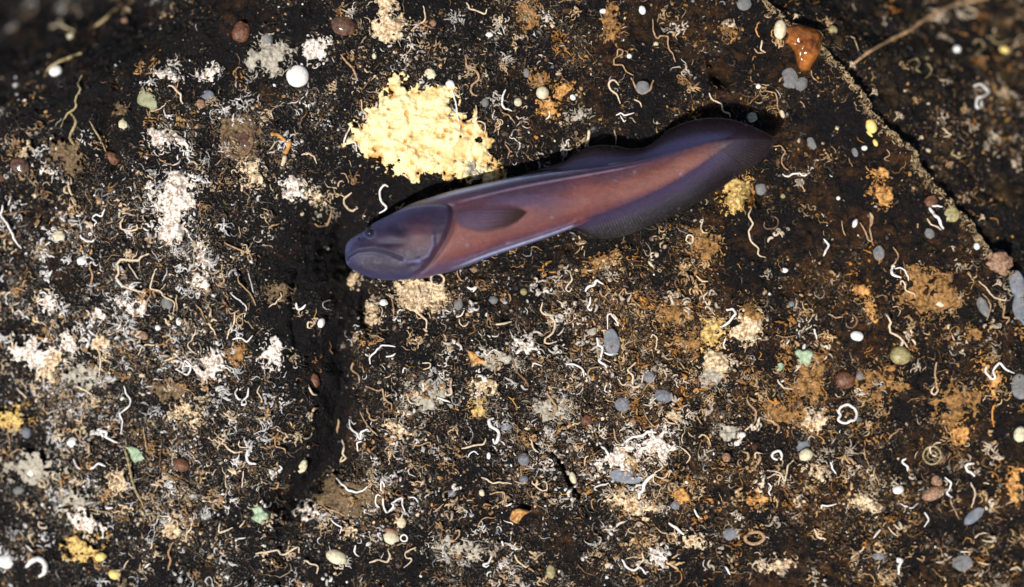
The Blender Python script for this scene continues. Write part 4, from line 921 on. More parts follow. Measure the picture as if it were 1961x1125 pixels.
# ------------------------------------------------------------------ worm tubes one can single out, traced
W = '''
B 12 tan 1185,320 1200,375 1255,410 1262,450 1225,490 1225,530 1255,545
B 10 white 1415,505 1400,560 1400,605 1451,630
B 8 tan 1395,640 1440,660 1470,700
B 9 cream 1195,15 1215,50 1260,65 1300,80 1310,50
B 6 tan 1020,230 1025,265 1005,290
B 7 tan 1420,820 1440,860 1425,900
C 9 tan 800,110 805,180 825,215 850,205 885,210 890,270 915,310 930,350
C 9 tan 600,320 600,285 628,285 625,310 585,335 585,365 625,370 650,405 690,425
C 10 cream 610,480 580,455 550,470 560,510 595,540 615,585
C 8 white 595,655 620,640 640,655 690,640
C 6 white 620,660 635,690 650,680
C 9 cream 1120,530 1140,565 1185,590 1200,635 1235,645 1240,665
C 8 cream 695,565 725,580 738,610
C 9 tan 580,735 590,780 588,820
C 16 cream 440,740 430,800 415,835
C 9 cream 1420,230 1415,280 1440,300
C 8 tan 1375,280 1395,300 1430,300
D 8 tan 0,515 40,530 55,570 55,610 80,650
D 22 cream 75,630 92,670
D 8 tan 25,830 75,830 98,865 80,910 95,950 120,965
D 7 tan 185,575 215,610
D 7 tan 245,400 255,440 280,462
D 9 olive 800,345 840,335 860,360 845,390 870,410
D 13 white 1170,490 1210,480 1250,520 1225,545 1190,560 1185,605 1215,610 1215,575
D 10 cream 990,725 1040,765
D 8 cream 1040,765 1000,778
D 9 olive 1170,250 1185,230 1215,235 1225,270 1190,300 1165,330
D 9 cream 1415,265 1410,230 1450,200
D 9 cream 1120,35 1160,55 1190,75 1170,95 1140,85
D 8 olive 475,205 500,240 515,285
D 8 olive 905,360 930,400 895,445
D 7 tan 680,845 690,880 665,900 690,915
E 12 white 15,70 8,130 40,170 65,220 85,270 120,315
E 7 brown 20,120 100,110 170,100
E 9 white 590,90 580,130 545,125 525,145 545,165 535,190
E 11 cream 700,145 680,175 695,205 740,215 775,205 775,180
E 8 brown 540,200 515,260 490,330
E 13 cream 845,345 800,365 770,385 700,375 670,400 675,450 660,480 690,520 760,550 820,565 800,610
E 8 cream 725,405 760,450 785,490
E 9 cream 885,425 870,470 855,540 905,555 930,590 985,620 985,670
E 8 brown 600,395 630,355 690,355
E 9 tan 1275,280 1330,310 1410,340 1430,370
E 9 tan 1350,470 1360,510 1410,560 1440,610 1450,640
E 9 tan 1110,635 1140,665 1160,715
E 8 cream 1110,770 1095,820 1065,860 1085,895 1115,915
E 8 cream 880,865 830,860 800,885 785,920
E 9 cream 1330,680 1325,740 1300,780 1285,830
E 8 tan 1395,680 1350,700 1345,740 1375,745 1375,690
E 9 white 1000,1000 1060,1030 1080,990 1050,950 1035,1000
E 8 tan 1290,650 1310,685 1355,665
E 6 tan 1355,190 1365,240
E 12 cream 60,800 70,860 90,890
E 11 cream 540,850 560,900 570,960 560,1040
E 10 cream 75,680 70,640 110,620
E 7 brown 1130,80 1140,140 1165,175
E 9 white 1320,830 1365,820 1400,840 1430,810
F 11 cream 540,0 500,40 520,85 550,100 575,85
F 7 tan 840,55 820,85 795,80 800,100
F 9 tan 335,175 370,190 405,180 420,140 430,100
F 11 white 750,-38 722,-45 703,-5 708,42 738,75 735,95 700,115
F 12 white 230,625 235,655 265,655 280,635
F 9 tan 735,570 765,590 780,640 780,680
F 13 cream 905,505 925,550 920,580 945,605 915,650 930,690 965,720 965,770
F 9 white 650,970 650,930 690,890 720,865 790,870
F 9 white 735,930 770,925 795,910
F 7 white 1140,705 1165,690 1180,665
F 12 cream 1360,745 1400,740 1450,730
F 12 tan 550,965 545,1000 580,1030 590,1075
F 9 tan 630,795 680,810 730,830
F 8 cream 945,965 985,965 985,990 950,1000
F 7 white 1295,900 1310,920 1345,890 1385,905
F 9 tan 605,980 615,1020
F 12 white 948,1075 950,1125
F 12 tan 1110,1050 1105,1120
F 8 white 830,1020 840,995 855,1000
F 8 tan 1140,440 1150,480 1180,500
F 12 white 1200,535 1225,545 1250,535 1235,560
G 9 cream 330,440 345,490 320,520 310,545 325,560 340,540
G 13 white 415,555 435,530 465,520 480,495 520,515
G 9 white 445,590 445,625 430,650 445,665 455,650
G 11 cream 175,620 165,670 215,700 245,740 235,790 195,820 190,845 215,855 255,840
G 12 white 485,820 490,860 515,880 505,930 500,955 535,980 545,1020
G 10 white 310,970 360,975 400,1000 410,1040
G 9 tan 430,1040 440,1000 500,985
G 11 cream 700,960 660,1005 690,1040 685,1090 710,1100 740,1070 745,1030
G 8 cream 1110,565 1090,590 1100,620 1130,660 1150,690
G 12 white 1215,665 1255,660 1265,690 1220,740 1180,760
G 8 white 1215,825 1200,860 1215,885
G 8 cream 790,820 800,800 820,820 825,855 815,885
G 11 cream 990,270 1000,240 1025,245 1025,275 1005,285 992,272
G 10 cream 1085,145 1075,190 1080,220 1110,225
G 10 cream 1360,80 1345,130 1365,170 1345,220 1360,275 1395,310 1400,350 1440,365
G 8 white 605,750 590,720 560,685 545,700 545,770
G 6 tan 310,665 325,700 315,740 350,720 350,690
G 8 white 115,985 125,965 170,975
G 8 cream 405,300 395,320
G 8 tan 610,580 640,540 650,570 680,565
G 9 cream 1050,470 1080,500 1110,500
G 8 cream 415,415 430,440 465,435
G 8 tan 955,960 985,1000
G 9 white 525,905 560,915 600,910
G 9 cream 575,690 605,720 600,750 580,735
G 8 tan 870,845 900,860 920,840
G 9 tan 855,905 880,940 915,940
H 11 white 320,260 345,295 330,330 315,355
H 9 tan 525,170 550,210 570,265 590,265 580,200 585,130
H 17 tan 582,112 592,150 582,185
H 15 white 915,80 940,120 970,150 995,200
H 9 cream 905,145 925,175 960,190 985,210
H 9 tan 715,305 740,345 730,385 705,410
H 14 white 720,420 705,415 710,460 760,480
H 8 white 720,430 760,425 790,460 800,495
H 10 cream 755,520 760,500 780,515 780,550 830,570 835,590
H 7 tan 420,160 430,210 440,245
H 8 cream 1200,500 1240,540 1290,590 1345,610 1355,590
H 8 tan 1220,570 1255,610 1265,650 1245,720
H 11 tan 1345,640 1335,700 1365,710 1355,745
H 12 cream 665,690 680,730 680,780 735,815 780,870
H 9 white 110,855 125,830
H 6 tan 50,805 100,815 165,810
H 8 white 265,770 280,830
H 12 white 1240,985 1235,1015 1270,1050 1290,1045 1280,1010 1310,965 1345,995 1370,1010 1400,1020
H 10 tan 960,960 950,1010 955,1060 965,1120
H 10 cream 55,1060 90,1100 150,1115
H 9 tan 850,170 855,200
H 7 tan 930,470 940,440
H 9 tan 345,685 390,705 430,700
H 12 tan 285,920 265,980 250,1010
H 9 white 935,75 960,70 990,80
I 13 cream 430,0 480,20 520,50
I 9 white 705,0 720,50 740,85 715,130 680,155 695,200 685,270
I 9 tan 480,150 450,210 430,260 460,310 490,340 505,390 480,405
I 15 white 585,285 575,255 600,260 605,290 665,318
I 9 tan 55,330 45,270 60,225 90,225
I 10 cream 310,490 300,515 335,540
I 8 tan 812,235 822,300 832,370
I 10 white 1370,75 1350,70 1335,40 1345,10
I 10 white 1410,10 1400,60 1375,85 1370,105 1395,100 1390,80
I 7 cream 1355,310 1360,345 1410,350
I 14 white 1405,360 1400,400 1415,430 1451,440
I 6 brown 910,370 905,450 940,490 1000,520 1060,555
I 10 cream 910,735 970,745 950,790 975,770 1000,760 1010,800
I 8 cream 1380,480 1375,540 1370,575
I 10 cream 225,530 250,545 255,570 215,565
I 12 white 515,470 560,440 600,455
I 12 white 600,690 640,690
I 9 white 820,1030 850,1005
I 9 cream 240,780 220,770 225,800 260,805 262,790
I 9 cream 1360,800 1380,770 1390,760
I 11 cream 1245,780 1245,830 1275,820 1320,805
I 9 white 150,900 180,940
I 9 white 1335,880 1350,865 1390,860
I 10 cream 100,20 130,45 150,70
I 8 tan 250,100 250,135 275,150
I 10 white 420,410 435,450 455,470
J 12 cream 300,5 320,40 345,50
J 9 tan 620,0 690,25 720,20 730,70 765,100 770,130
J 9 cream 850,40 870,85 900,100
J 12 cream 1105,0 1110,40 1080,50 1075,35
J 16 white 1350,180 1325,190 1330,220 1375,255 1375,295 1355,325 1345,300
J 10 white 530,190 540,240 570,265 590,300 600,260 625,245 640,250
J 11 cream 490,305 500,350 495,385 510,410 480,425 490,400
J 12 tan 470,185 460,260
J 9 tan 590,150 620,200 650,240 690,280
J 8 white 600,315 575,320 575,355 580,370
J 11 white 405,500 455,515 490,555 540,595 595,595 630,570
J 9 tan 355,660 420,700 480,720 525,750
J 8 tan 110,280 115,340 160,355 170,380
J 10 white 710,615 710,545 730,560 720,600 725,680 745,715 780,680 775,660 830,635 830,670 845,710
J 8 white 700,690 680,660 685,620 720,625
J 8 tan 870,330 930,335 985,315 990,340 970,335
J 11 cream 1170,355 1230,335 1290,330 1305,295
J 6 cream 1180,310 1195,335
J 10 cream 1280,515 1310,530 1340,550 1390,545 1451,555
J 11 tan 80,575 120,575 130,550 110,545
J 8 white 425,760 460,785 485,800 475,835
J 11 cream 0,950 60,940 120,930 150,955 205,930 240,910 245,945
J 10 cream 275,985 310,1005 350,1020 345,1060
J 9 white 565,900 560,940 585,965
J 10 cream 645,1000 690,985 740,995 760,960 750,930
J 8 cream 905,915 850,945 855,970 885,985 840,1030
J 9 tan 1130,820 1155,820 1150,850 1125,875
J 10 white 1340,960 1320,1000 1290,1010 1300,1025 1320,1015
J 8 cream 1190,975 1240,960 1280,990
J 9 tan 1350,930 1360,970
J 9 tan 1330,610 1400,600 1410,640 1375,665
J 9 white 1420,680 1450,665
J 10 white 1395,880 1405,905
J 7 white 870,630 900,635 925,660
J 9 white 1030,65 1100,90
K 13 tan 200,30 220,70 250,115 235,180
K 17 white 805,500 760,540 745,585 725,610 722,640
K 8 cream 835,425 855,460 810,495 805,540 845,565
K 8 cream 815,510 860,520 885,490 900,475 890,520
K 8 cream 960,345 1000,380 1010,410 990,435
K 9 white 470,570 510,560 550,550
K 8 cream 160,550 135,565 175,590 200,585 195,545 175,540
K 13 white 890,775 940,810 975,845
K 10 white 1035,700 1055,740 1080,750
K 11 white 625,980 650,1020 690,1045 730,1030 760,1065
K 10 cream 740,940 745,980 715,1020 700,1050
K 12 white 810,965 840,970 870,985
K 10 white 1210,1020 1240,1065
K 9 tan 580,240 590,300 620,330
K 9 cream 1060,290 1080,275 1110,290 1130,330
K 9 cream 1385,410 1380,380 1415,380
K 7 tan 745,130 780,200 830,240
K 7 tan 1050,170 1080,220
K 9 tan 95,1030 130,1055
K 9 cream 110,290 125,350 150,375
K 10 cream 870,180 890,205 930,215
K 9 tan 690,800 720,770 750,785
K 13 white 645,315 690,285 740,280 775,255 820,265
K 12 white 510,340 540,370 560,400
L 12 white 55,420 30,405 35,375 70,370 80,400 75,420
L 9 cream 150,420 115,450 105,495 95,535 65,490 0,480
L 9 cream 0,520 40,500 70,510 60,560
L 9 white 0,550 20,575 5,600 20,620
L 12 white 785,410 765,430 790,455 795,480
L 13 white 1170,435 1130,445 1130,480 1160,490 1175,510
L 10 white 1010,520 1040,555 1015,605 1045,630
L 9 cream 1150,545 1175,600 1160,690
L 9 white 305,695 310,675 345,680 390,670
L 9 white 890,715 915,755 890,800
L 12 cream 265,810 285,850 330,870
L 9 tan 275,810 325,830
L 12 white 640,810 605,860
L 13 white 745,1065 745,1020 765,985 740,975 745,995 765,985
L 10 cream 945,0 930,30 950,45 965,20 955,0
L 6 tan 550,310 555,400 585,460
L 7 tan 1035,655 1060,700 1085,750
L 8 cream 685,800 710,830 740,850
L 9 cream 1175,860 1210,835 1245,835
L 9 tan 850,975 880,990 890,970 875,965
L 9 tan 140,745 190,715
L 7 tan 1005,230 1040,280 1065,300
L 10 orange 1285,230 1275,170 1285,110 1300,120
L 11 cream 1380,1040 1410,1025 1440,1045
L 9 cream 1200,1000 1260,1010
L 8 tan 610,500 635,560
L 9 cream 1225,545 1255,555
L 7 white 1100,940 1150,940
'''
TUBES = []
for k, ln in enumerate(W.strip().splitlines()):
    q = ln.split(); pts = tp(q[0], [tuple(map(float, s.split(','))) for s in q[3:]])
    on_ball = any(math.hypot(p[0]-1725, p[1]-681) < 22 for p in pts)
    o = worm(pts, float(q[1])*.3377*(1.12 if q[2] != 'white' else 1.22), q[2], seed=k+3, lift=3.2, wob=1.5, rise=3.0)
    if on_ball: o.location.z += .020
    TUBES.append((o, pts, float(q[1])*.3377, q[2]))
# more of them between the traced ones
r3 = random.Random(41)
while len(TUBES) < 298:
    x, y = r3.uniform(15, 1945), r3.uniform(30, 1110)
    if r3.random() > float(dens(np.array(x), np.array(y)))**1.2*1.2 or on_fish(x, y, 14) or math.hypot(x-810, y-250) < 150: continue
    if min(math.hypot(x-p[0], y-p[1]) for t in TUBES for p in t[1]) < 17: continue
    if 0 < beyond(np.array(x), np.array(y)) < 16: continue
    n = r3.randint(4, 8); a = r3.uniform(0, 6.28); st = r3.uniform(5, 9.5); cv = r3.uniform(-1, 1)*.5; pts = [(x, y)]
    for _ in range(n):
        a += cv+r3.uniform(-.75, .75); pts.append((pts[-1][0]+math.cos(a)*st, pts[-1][1]+math.sin(a)*st))
    wm = float(warm(np.array(x), np.array(y)))
    mt = r3.choice(['white', 'cream', 'cream', 'tan', 'tan'] if wm < .5 else ['cream', 'tan', 'tan', 'brown', 'orange', 'white'])
    if float(beyond(np.array(x), np.array(y))) > 0: mt = r3.choice(['olive', 'olive', 'tan'])
    wd = r3.uniform(2.4, 4.6)
    TUBES.append((worm(pts, wd, mt, seed=700+len(TUBES), wob=1.3, rise=2.5), pts, wd, mt))
# a label for each: look first, then the marker it lies nearest to, ranked among its look-alikes there
def describe(pts, wd, mt):
    L = sum(math.dist(a, b) for a, b in zip(pts[:-1], pts[1:])); ch = math.dist(pts[0], pts[-1])
    hd = [math.atan2(b[1]-a[1], b[0]-a[0]) for a, b in zip(pts[:-1], pts[1:])]
    tn = [((b-a+math.pi) % (2*math.pi))-math.pi for a, b in zip(hd[:-1], hd[1:])]
    tot = sum(tn); ab = sum(abs(v) for v in tn)
    shape = 'looped' if ch < .3*L else 'hooked' if abs(tot) > 2.0 else 'wriggly' if ab > 2.2 and abs(tot) < 1.2 else 'curved' if ab > .7 else 'straight'
    size = 'long' if L > 62 else 'short' if L < 26 else 'medium'
    th = 'thick' if wd > 3.9 else 'thin'
    return size, th, {'white': 'white', 'cream': 'cream', 'tan': 'tan', 'brown': 'brown', 'olive': 'dull yellowish', 'orange': 'orange'}[mt], shape
ORD = ['nearest', 'second nearest', 'third nearest', 'fourth nearest', 'fifth nearest', 'sixth nearest', 'seventh nearest', 'eighth nearest', 'ninth nearest']
fam = {}
for t in TUBES:
    cx = sum(p[0] for p in t[1])/len(t[1]); cy = sum(p[1] for p in t[1])/len(t[1])
    d, ph, ly = min((math.hypot(cx-l[0], cy-l[1]), l[2], l[1]) for l in LAND)
    sz, th, c_, sh = describe(t[1], t[2], t[3])
    vert = 'above' if cy < ly-6 else 'below' if cy > ly+6 else 'level with'
    fam.setdefault((sz, th, c_, sh, vert, ph), []).append((d, t[0]))
for (sz, th, c_, sh, vert, ph), m in fam.items():
    m.sort(key=lambda q: q[0])
    for k, (d, o) in enumerate(m):
        pre = f'{sz} {th} {c_} {sh} tube {vert} {ph}' if sz != 'medium' else f'{th} {c_} {sh} tube {vert} {ph}'
        if len(m) > 1: pre += ', ' + ['nearer to it', 'farther from it'][k] if len(m) == 2 else ', ' + ORD[k] + ' to it'
        tag(o, pre, 'worm tube', 'worm tubes on the rock')

# ------------------------------------------------------------------ the fish
TOPB = [((661, 487), (661, 489)), ((661.5, 480), (661.5, 496)), ((664, 468), (664, 506)), ((672, 458), (673, 515)), ((685, 449), (685, 522)), ((701, 440), (702, 529)), ((720, 425), (727, 535)), ((752, 409), (760, 537)), ((784, 392), (800, 534)), ((816, 381), (832, 528)),
        ((864, 366), (880, 515)), ((912, 355), (935, 494)), ((976, 341), (1000, 472)), ((1040, 330), (1056, 453)), ((1120, 318), (1105, 434)), ((1177, 310), (1168, 411)),
        ((1232, 301), (1232, 385)), ((1280, 288), (1280, 361)), ((1330, 274), (1328, 331)), ((1370, 267), (1372, 300)), ((1404, 264), (1401, 277)), ((1416, 268), (1416, 270))]
THK = [.5, 9, 17, 24, 29, 33, 37, 44, 49, 52, 53, 52, 48, 44, 38, 31, 25, 19, 13, 8, 4, .6]
ZC = [66, 66, 66, 66, 67, 67, 68, 70, 71, 71, 71, 70, 69, 68, 68, 70, 75, 82, 92, 101, 108, 110]
NS, NR = 560, 150
TT = catmull([q[0] for q in TOPB], NS); BB = catmull([q[1] for q in TOPB], NS)
TK = np.maximum(catmull([(a, 0) for a in THK], NS)[:, 0], .4); ZZ = catmull([(a, 0) for a in ZC], NS)[:, 0]
A = np.linspace(0, 2*np.pi, NR, endpoint=False)
Cx = (TT+BB)/2; Hv = (TT-BB)/2
ca, sa = np.cos(A), np.sin(A)
PX = Cx[:, None, 0]+Hv[:, None, 0]*ca; PY = Cx[:, None, 1]+Hv[:, None, 1]*ca
ez = np.sign(sa)*np.abs(sa)**.85
PZ = ZZ[:, None]+TK[:, None]*ez[None]
U = np.broadcast_to((1-ca)/2, PX.shape); front = np.broadcast_to(sa > 0, PX.shape)*1.0*np.clip(np.abs(sa)*3, 0, 1)
def gs(d, w_): return np.exp(-(d/w_)**2)
OP = [(752, 409), (772, 402), (793, 397), (820, 394), (845, 394), (857, 397), (861, 408), (861, 420), (857, 440), (849, 458), (838, 476), (828, 492), (818, 505), (804, 518), (786, 526)]
oy = [380, 394, 397, 408, 420, 440, 458, 476, 492, 505, 518, 540]; ox = [852, 856, 860, 863, 863, 858, 850, 839, 829, 819, 806, 780]
ins = np.interp(PY, oy, ox)-PX
dz = np.zeros_like(PX)
dz += np.where(PY > 394, sstep(-4, 8, ins)*4.5*np.exp(-np.maximum(ins, 0)/55), 0)
dz -= 4.5*gs(ins+5, 6)*(PY > 392)
dz += 1.6*gs(dseg(PX, PY, OP[:6]), 6)-1.2*gs(dseg(PX, PY+7, OP[:6]), 6)
MOUTH = [(666, 500), (668, 494), (674, 489), (688, 481.5), (713.6, 479), (736, 483), (755, 490), (771, 497)]
dm = dseg(PX, PY, MOUTH)
dz -= 5.0*gs(dm, 2.0)
dz += 2.0*gs(dseg(PX, PY-4.5, MOUTH[:6]), 3.0)+1.4*gs(dseg(PX, PY+6, MOUTH), 5)
POP = [(829, 452), (829, 470), (820, 490), (800, 500), (782, 503)]
dz += 1.8*gs(dseg(PX, PY, POP), 5)-1.6*gs(dseg(PX-6, PY-6, POP), 6)
dz += 4*G(PX, PY, 797, 448, 34, 26)+3*G(PX, PY, 740, 450, 24, 12)-3.5*G(PX, PY, 752, 466, 26, 6)-3*G(PX, PY, 768, 440, 12, 14)
dz += 3.2*G(PX, PY, 801, 500, 7, 5)
dz -= 4*G(PX, PY, 709, 445, 8.5, 7.5)
dz += 1.4*gs(np.hypot(PX-709, (PY-445)*1.1)-11, 3)
dz -= 3.2*G(PX, PY, 688, 458, 3, 2.6)
dz -= .8*gs(dseg(PX, PY, [(700, 508), (730, 517), (770, 520), (800, 514)]), 7)
fz = sstep(845, 900, PX)
dz += fz*(2.0*gs(U-.14, .018)-1.6*gs(U-.18, .016)-1.5*gs(U-.10, .016)+.6*np.sin(PX*1.1)*gs(U-.16, .02))*np.clip((1250-PX)/100, 0, 1)
dz += fz*(1.5*gs(U-.93, .02)-1.5*gs(U-.885, .02))*(PX < 1100)
dz += .8*fbm(PX, PY, 60, 201, 3)+.4*fbm(PX*.5, PY*1.5, 14, 203, 2)
PZ = PZ+dz*front
# skin colour: reddish muscle showing through, violet head and margins, painted rim highlights
def mixn(c, col_, f):
    f = np.clip(f, 0, 1)[..., None]; return c*(1-f)+np.array(col_)*f
sk = np.zeros(PX.shape+(3,))+np.array((.28, .082, .075))
n1 = fbm(PX, PY, 70, 211, 3); n2 = fbm(PX*.6+PY, PY, 16, 213, 3)
sk = mixn(sk, (.30, .092, .065), sstep(1040, 1300, PX)*.9)
sk = mixn(sk, (.095, .058, .105), np.clip(gs(U-.26, .13)*.75+n1*.35, 0, 1)*(1-sstep(1180, 1360, PX)*.5))
sk = mixn(sk, (.11, .085, .17), sstep(.24, .06, U)*.9)
sk = mixn(sk, (.75, .9, 1.3), gs(U-.032, .024)*1.0*sstep(780, 900, PX)*(1-sstep(1080, 1210, PX)))  # pale blue back edge, its rim highlight painted into the colour
sk = mixn(sk, (.07, .06, .13), gs(U-.11, .03)*.85*sstep(860, 900, PX))
sk = mixn(sk, (.27, .28, .48), gs(U-.17, .012)*.4*sstep(860, 930, PX)*(1-sstep(1150, 1260, PX)))
sk = mixn(sk, (.15, .10, .20), sstep(.8, .93, U)*.85*(1-sstep(1060, 1130, PX)))
sk = mixn(sk, (.7, .82, 1.2), gs(U-.962, .016)*1.0*sstep(850, 920, PX)*(1-sstep(1090, 1105, PX)))  # pale belly line, brightened by a painted rim highlight
sk = mixn(sk, (.085, .058, .135), sstep(.72, 1.0, U+.05*n2)*.95*sstep(1100, 1150, PX))
sk = mixn(sk, (.075, .06, .15), sstep(.25, .0, U+.03*n2)*.95*sstep(1200, 1300, PX))
sk = mixn(sk, (.05, .034, .06), sstep(1325, 1405, PX+6*n2)*.95)
sk = mixn(sk, (.14, .11, .24), .65*G(PX, PY, 1000, 385, 80, 16))
head = sstep(-3, 6, ins)*np.clip((PY-388)/8, 0, 1)+sstep(770, 730, PX)
head = np.clip(head, 0, 1)
hc = np.zeros_like(sk)+np.array((.068, .05, .108))
hc = mixn(hc, (.19, .08, .09), .95*G(PX, PY, 803, 455, 30, 24)+.5*G(PX, PY, 770, 475, 30, 12)+n1*.3)
hc = mixn(hc, (.028, .022, .055), .8*G(PX, PY, 762, 445, 18, 15)+.55*G(PX, PY, 845, 440, 13, 32)+.7*G(PX, PY, 745, 486, 20, 5))
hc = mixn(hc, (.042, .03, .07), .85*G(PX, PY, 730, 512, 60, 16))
hc = mixn(hc, (.11, .135, .27), .8*sstep(.22, .02, U)+.7*sstep(700, 664, PX)*.9+.5*sstep(.85, .97, U))
hc = mixn(hc, (.36, .40, .62), .8*gs(dseg(PX, PY-3.2, MOUTH), 1.6)*sstep(785, 700, PX)+.85*G(PX, PY, 801, 501, 6, 4.5)+.55*G(PX, PY, 774, 499, 4, 3)+.45*gs(dseg(PX, PY, POP), 2.4)+.3*gs(dseg(PX, PY, [(664, 480), (672, 464), (700, 447)]), 4))
hc = mixn(hc, (.018, .013, .03), .9*gs(dm, 2.0))
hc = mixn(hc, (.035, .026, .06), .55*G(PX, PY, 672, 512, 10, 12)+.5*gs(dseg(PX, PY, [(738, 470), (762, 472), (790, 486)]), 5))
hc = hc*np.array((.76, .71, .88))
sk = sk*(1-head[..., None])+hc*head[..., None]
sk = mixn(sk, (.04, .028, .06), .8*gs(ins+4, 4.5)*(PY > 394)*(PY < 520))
sk = mixn(sk, (.26, .29, .5), .75*gs(dseg(PX, PY, OP[:6]), 1.8))
sk = mixn(sk, (.17, .2, .42), .5*gs(np.hypot(PX-708, (PY-447)*1.15)-10.5, 2.0)*sstep(440, 448, PY))
sk = mixn(sk, (.02, .02, .05), .8*G(PX, PY, 709, 445, 7, 6)+.8*G(PX, PY, 688, 458, 3.6, 3))
for qx, qy in ((1178, 346), (1057, 417), (1303, 334), (1310, 339), (972, 466), (1215, 330), (930, 420), (895, 470)):
    sk = mixn(sk, (.45, .38, .48), .6*G(PX, PY, qx, qy, 3, 2.2))
mott = fbm(PX, PY, 9, 221, 2)
sk = sk*.6*(1+.14*mott[..., None])*(1+.14*n2[..., None]+.05*rng.normal(0, 1, PX.shape)[..., None])
WX, WY = at(PX, PY, PZ)
V = wv(WX, WY, PZ).reshape(-1, 3)
V = V.reshape(NS, NR, 3)
def fish_material(name, fin=False):
    m, t, b = newmat(name)
    c = nd(t, 'ShaderNodeAttribute', attribute_name='tone').outputs['Color']
    pos = nd(t, 'ShaderNodeTexCoord').outputs['Object']
    n = noise(t, 160, 4, .6, .4, pos); f = noise(t, 900, 2, .5, 0, pos)
    mm = nd(t, 'ShaderNodeMix', data_type='RGBA', blend_type='MULTIPLY'); mm.inputs[0].default_value = 1
    t.links.new(c, mm.inputs[6]); t.links.new(ramp(t, n, [(.3, .8), (.7, 1.0)]), mm.inputs[7])
    t.links.new(mm.outputs[2], b.inputs['Base Color'])
    t.links.new(ramp(t, n, [(.3, .34), (.7, .62)]), b.inputs['Roughness']); b.inputs['Specular IOR Level'].default_value = .38
    b.inputs['Sheen Weight'].default_value = .15; b.inputs['Sheen Tint'].default_value = (.35, .42, 1, 1); b.inputs['Sheen Roughness'].default_value = .35
    b.inputs['Subsurface Weight'].default_value = .25; b.inputs['Subsurface Radius'].default_value = (1, .5, .6); b.inputs['Subsurface Scale'].default_value = .008
    bump(t, b, mth(t, 'MULTIPLY_ADD', f, .8, n), .45, .0016)
    if fin:
        a = nd(t, 'ShaderNodeAttribute', attribute_name='cover').outputs['Fac']
        t.links.new(a, b.inputs['Alpha'])
        b.inputs['Subsurface Weight'].default_value = 0.0; b.inputs['Sheen Weight'].default_value = .12; b.inputs['Specular IOR Level'].default_value = .2
    return m
M['skin'] = fish_material('fish_skin'); M['fin'] = fish_material('fish_fin', True)
fo = wv(*at(1000, 405, 70), 70)
fish = empty('fish', fo)
tag(fish, 'slender pinkish purple deep-sea fish with dark fins resting over the crusted rock', 'fish')
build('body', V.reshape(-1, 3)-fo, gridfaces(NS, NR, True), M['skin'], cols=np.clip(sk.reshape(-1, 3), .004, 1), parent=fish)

def fin(name, pairs, nsx=220, nt=26, side='top', zlift=0.0, rays=5.6, base=(.085, .065, .17), tipc=(.007, .0035, .004), mid=(.05, .036, .10), label=None, tipw=.62, zfun=None, rayk=.25, edge_cover=.5):
    P0 = catmull([p[0] for p in pairs], nsx); P1 = catmull([p[1] for p in pairs], nsx)
    t = np.linspace(0, 1, nt)
    P0 = P0-(P1-P0)*np.minimum(.2, 5/np.maximum(np.linalg.norm(P1-P0, axis=1), 1))[:, None]
    X = P0[:, None, 0]*(1-t)+P1[:, None, 0]*t; Y = P0[:, None, 1]*(1-t)+P1[:, None, 1]*t
    zc = np.interp(P0[:, 0], [q[0][0] for q in TOPB], ZC) if zfun is None else zfun(P0[:, 0])
    s = np.concatenate([[0], np.cumsum(np.linalg.norm(np.diff((P0+P1)/2, axis=0), axis=1))])
    tkb = np.interp(P0[:, 0], [q[0][0] for q in TOPB], THK)
    Z = zc[:, None]+zlift+.5*tkb[:, None]*np.clip(1-t*2.2, 0, 1)[None]**2+4*np.sin(s/60)[:, None]*t[None]**1.4+1.2*np.sin(s/17+1)[:, None]*t[None]**2-10*t[None]**2+.35*np.sin(s*2*np.pi/rays)[:, None]*np.sin(np.pi*t)[None]
    th = np.broadcast_to((4.5*(1-t)+.5)[None], Z.shape)
    allV = []
    for sg in (1, -1):
        WX, WY = at(X, Y, Z+sg*th/2); allV.append(wv(WX, WY, Z+sg*th/2).reshape(-1, 3))
    f = gridfaces(nsx, nt); n = nsx*nt
    rim = [i*nt+nt-1 for i in range(nsx)]
    R = np.array([(a, b, b+n, a+n) for a, b in zip(rim[:-1], rim[1:])])
    c = np.zeros(X.shape+(3,))+np.array(base)
    c = mixn(c, mid, sstep(.15, .6, np.broadcast_to(t, X.shape)))
    c = mixn(c, tipc, sstep(tipw-.3, .95, np.broadcast_to(t, X.shape)+.07*vn(X, Y, 14, 5)))
    c = c*(1+rayk*(np.sin(s*2*np.pi/rays)[:, None]*np.sin(np.pi*t)[None])[..., None])
    c = mixn(c, (.016, .008, .011), sstep(1340, 1480, X)*np.broadcast_to(.35+.6*t, X.shape))
    cov = np.broadcast_to(np.interp(t, [0, .7, 1], [1, 1, edge_cover]), X.shape)
    return build(name, np.vstack(allV)-fo, [np.vstack([f, f[:, ::-1]+n]), R], M['fin'], cols=np.clip(np.vstack([c.reshape(-1, 3)]*2), .003, 1), attrs={'cover': np.concatenate([cov.ravel()]*2)}, parent=fish, label=label)
fin('dorsal_fin', [((1001, 338), (1001, 334)), ((1040, 332), (1050, 319)), ((1065, 327), (1082, 309)), ((1082, 325), (1100, 295)), ((1110, 321), (1125, 283)), ((1135, 318), (1148, 278)), ((1165, 314), (1180, 280)), ((1190, 310), (1206, 285)),
    ((1215, 306), (1234, 282)), ((1240, 300), (1258, 268)), ((1262, 294), (1279, 250)), ((1285, 288), (1306, 237)), ((1312, 280), (1335, 229)), ((1340, 274), (1368, 226)), ((1365, 270), (1401, 229)), ((1385, 267), (1433, 239))],
    base=(.044, .042, .10), mid=(.015, .011, .024))
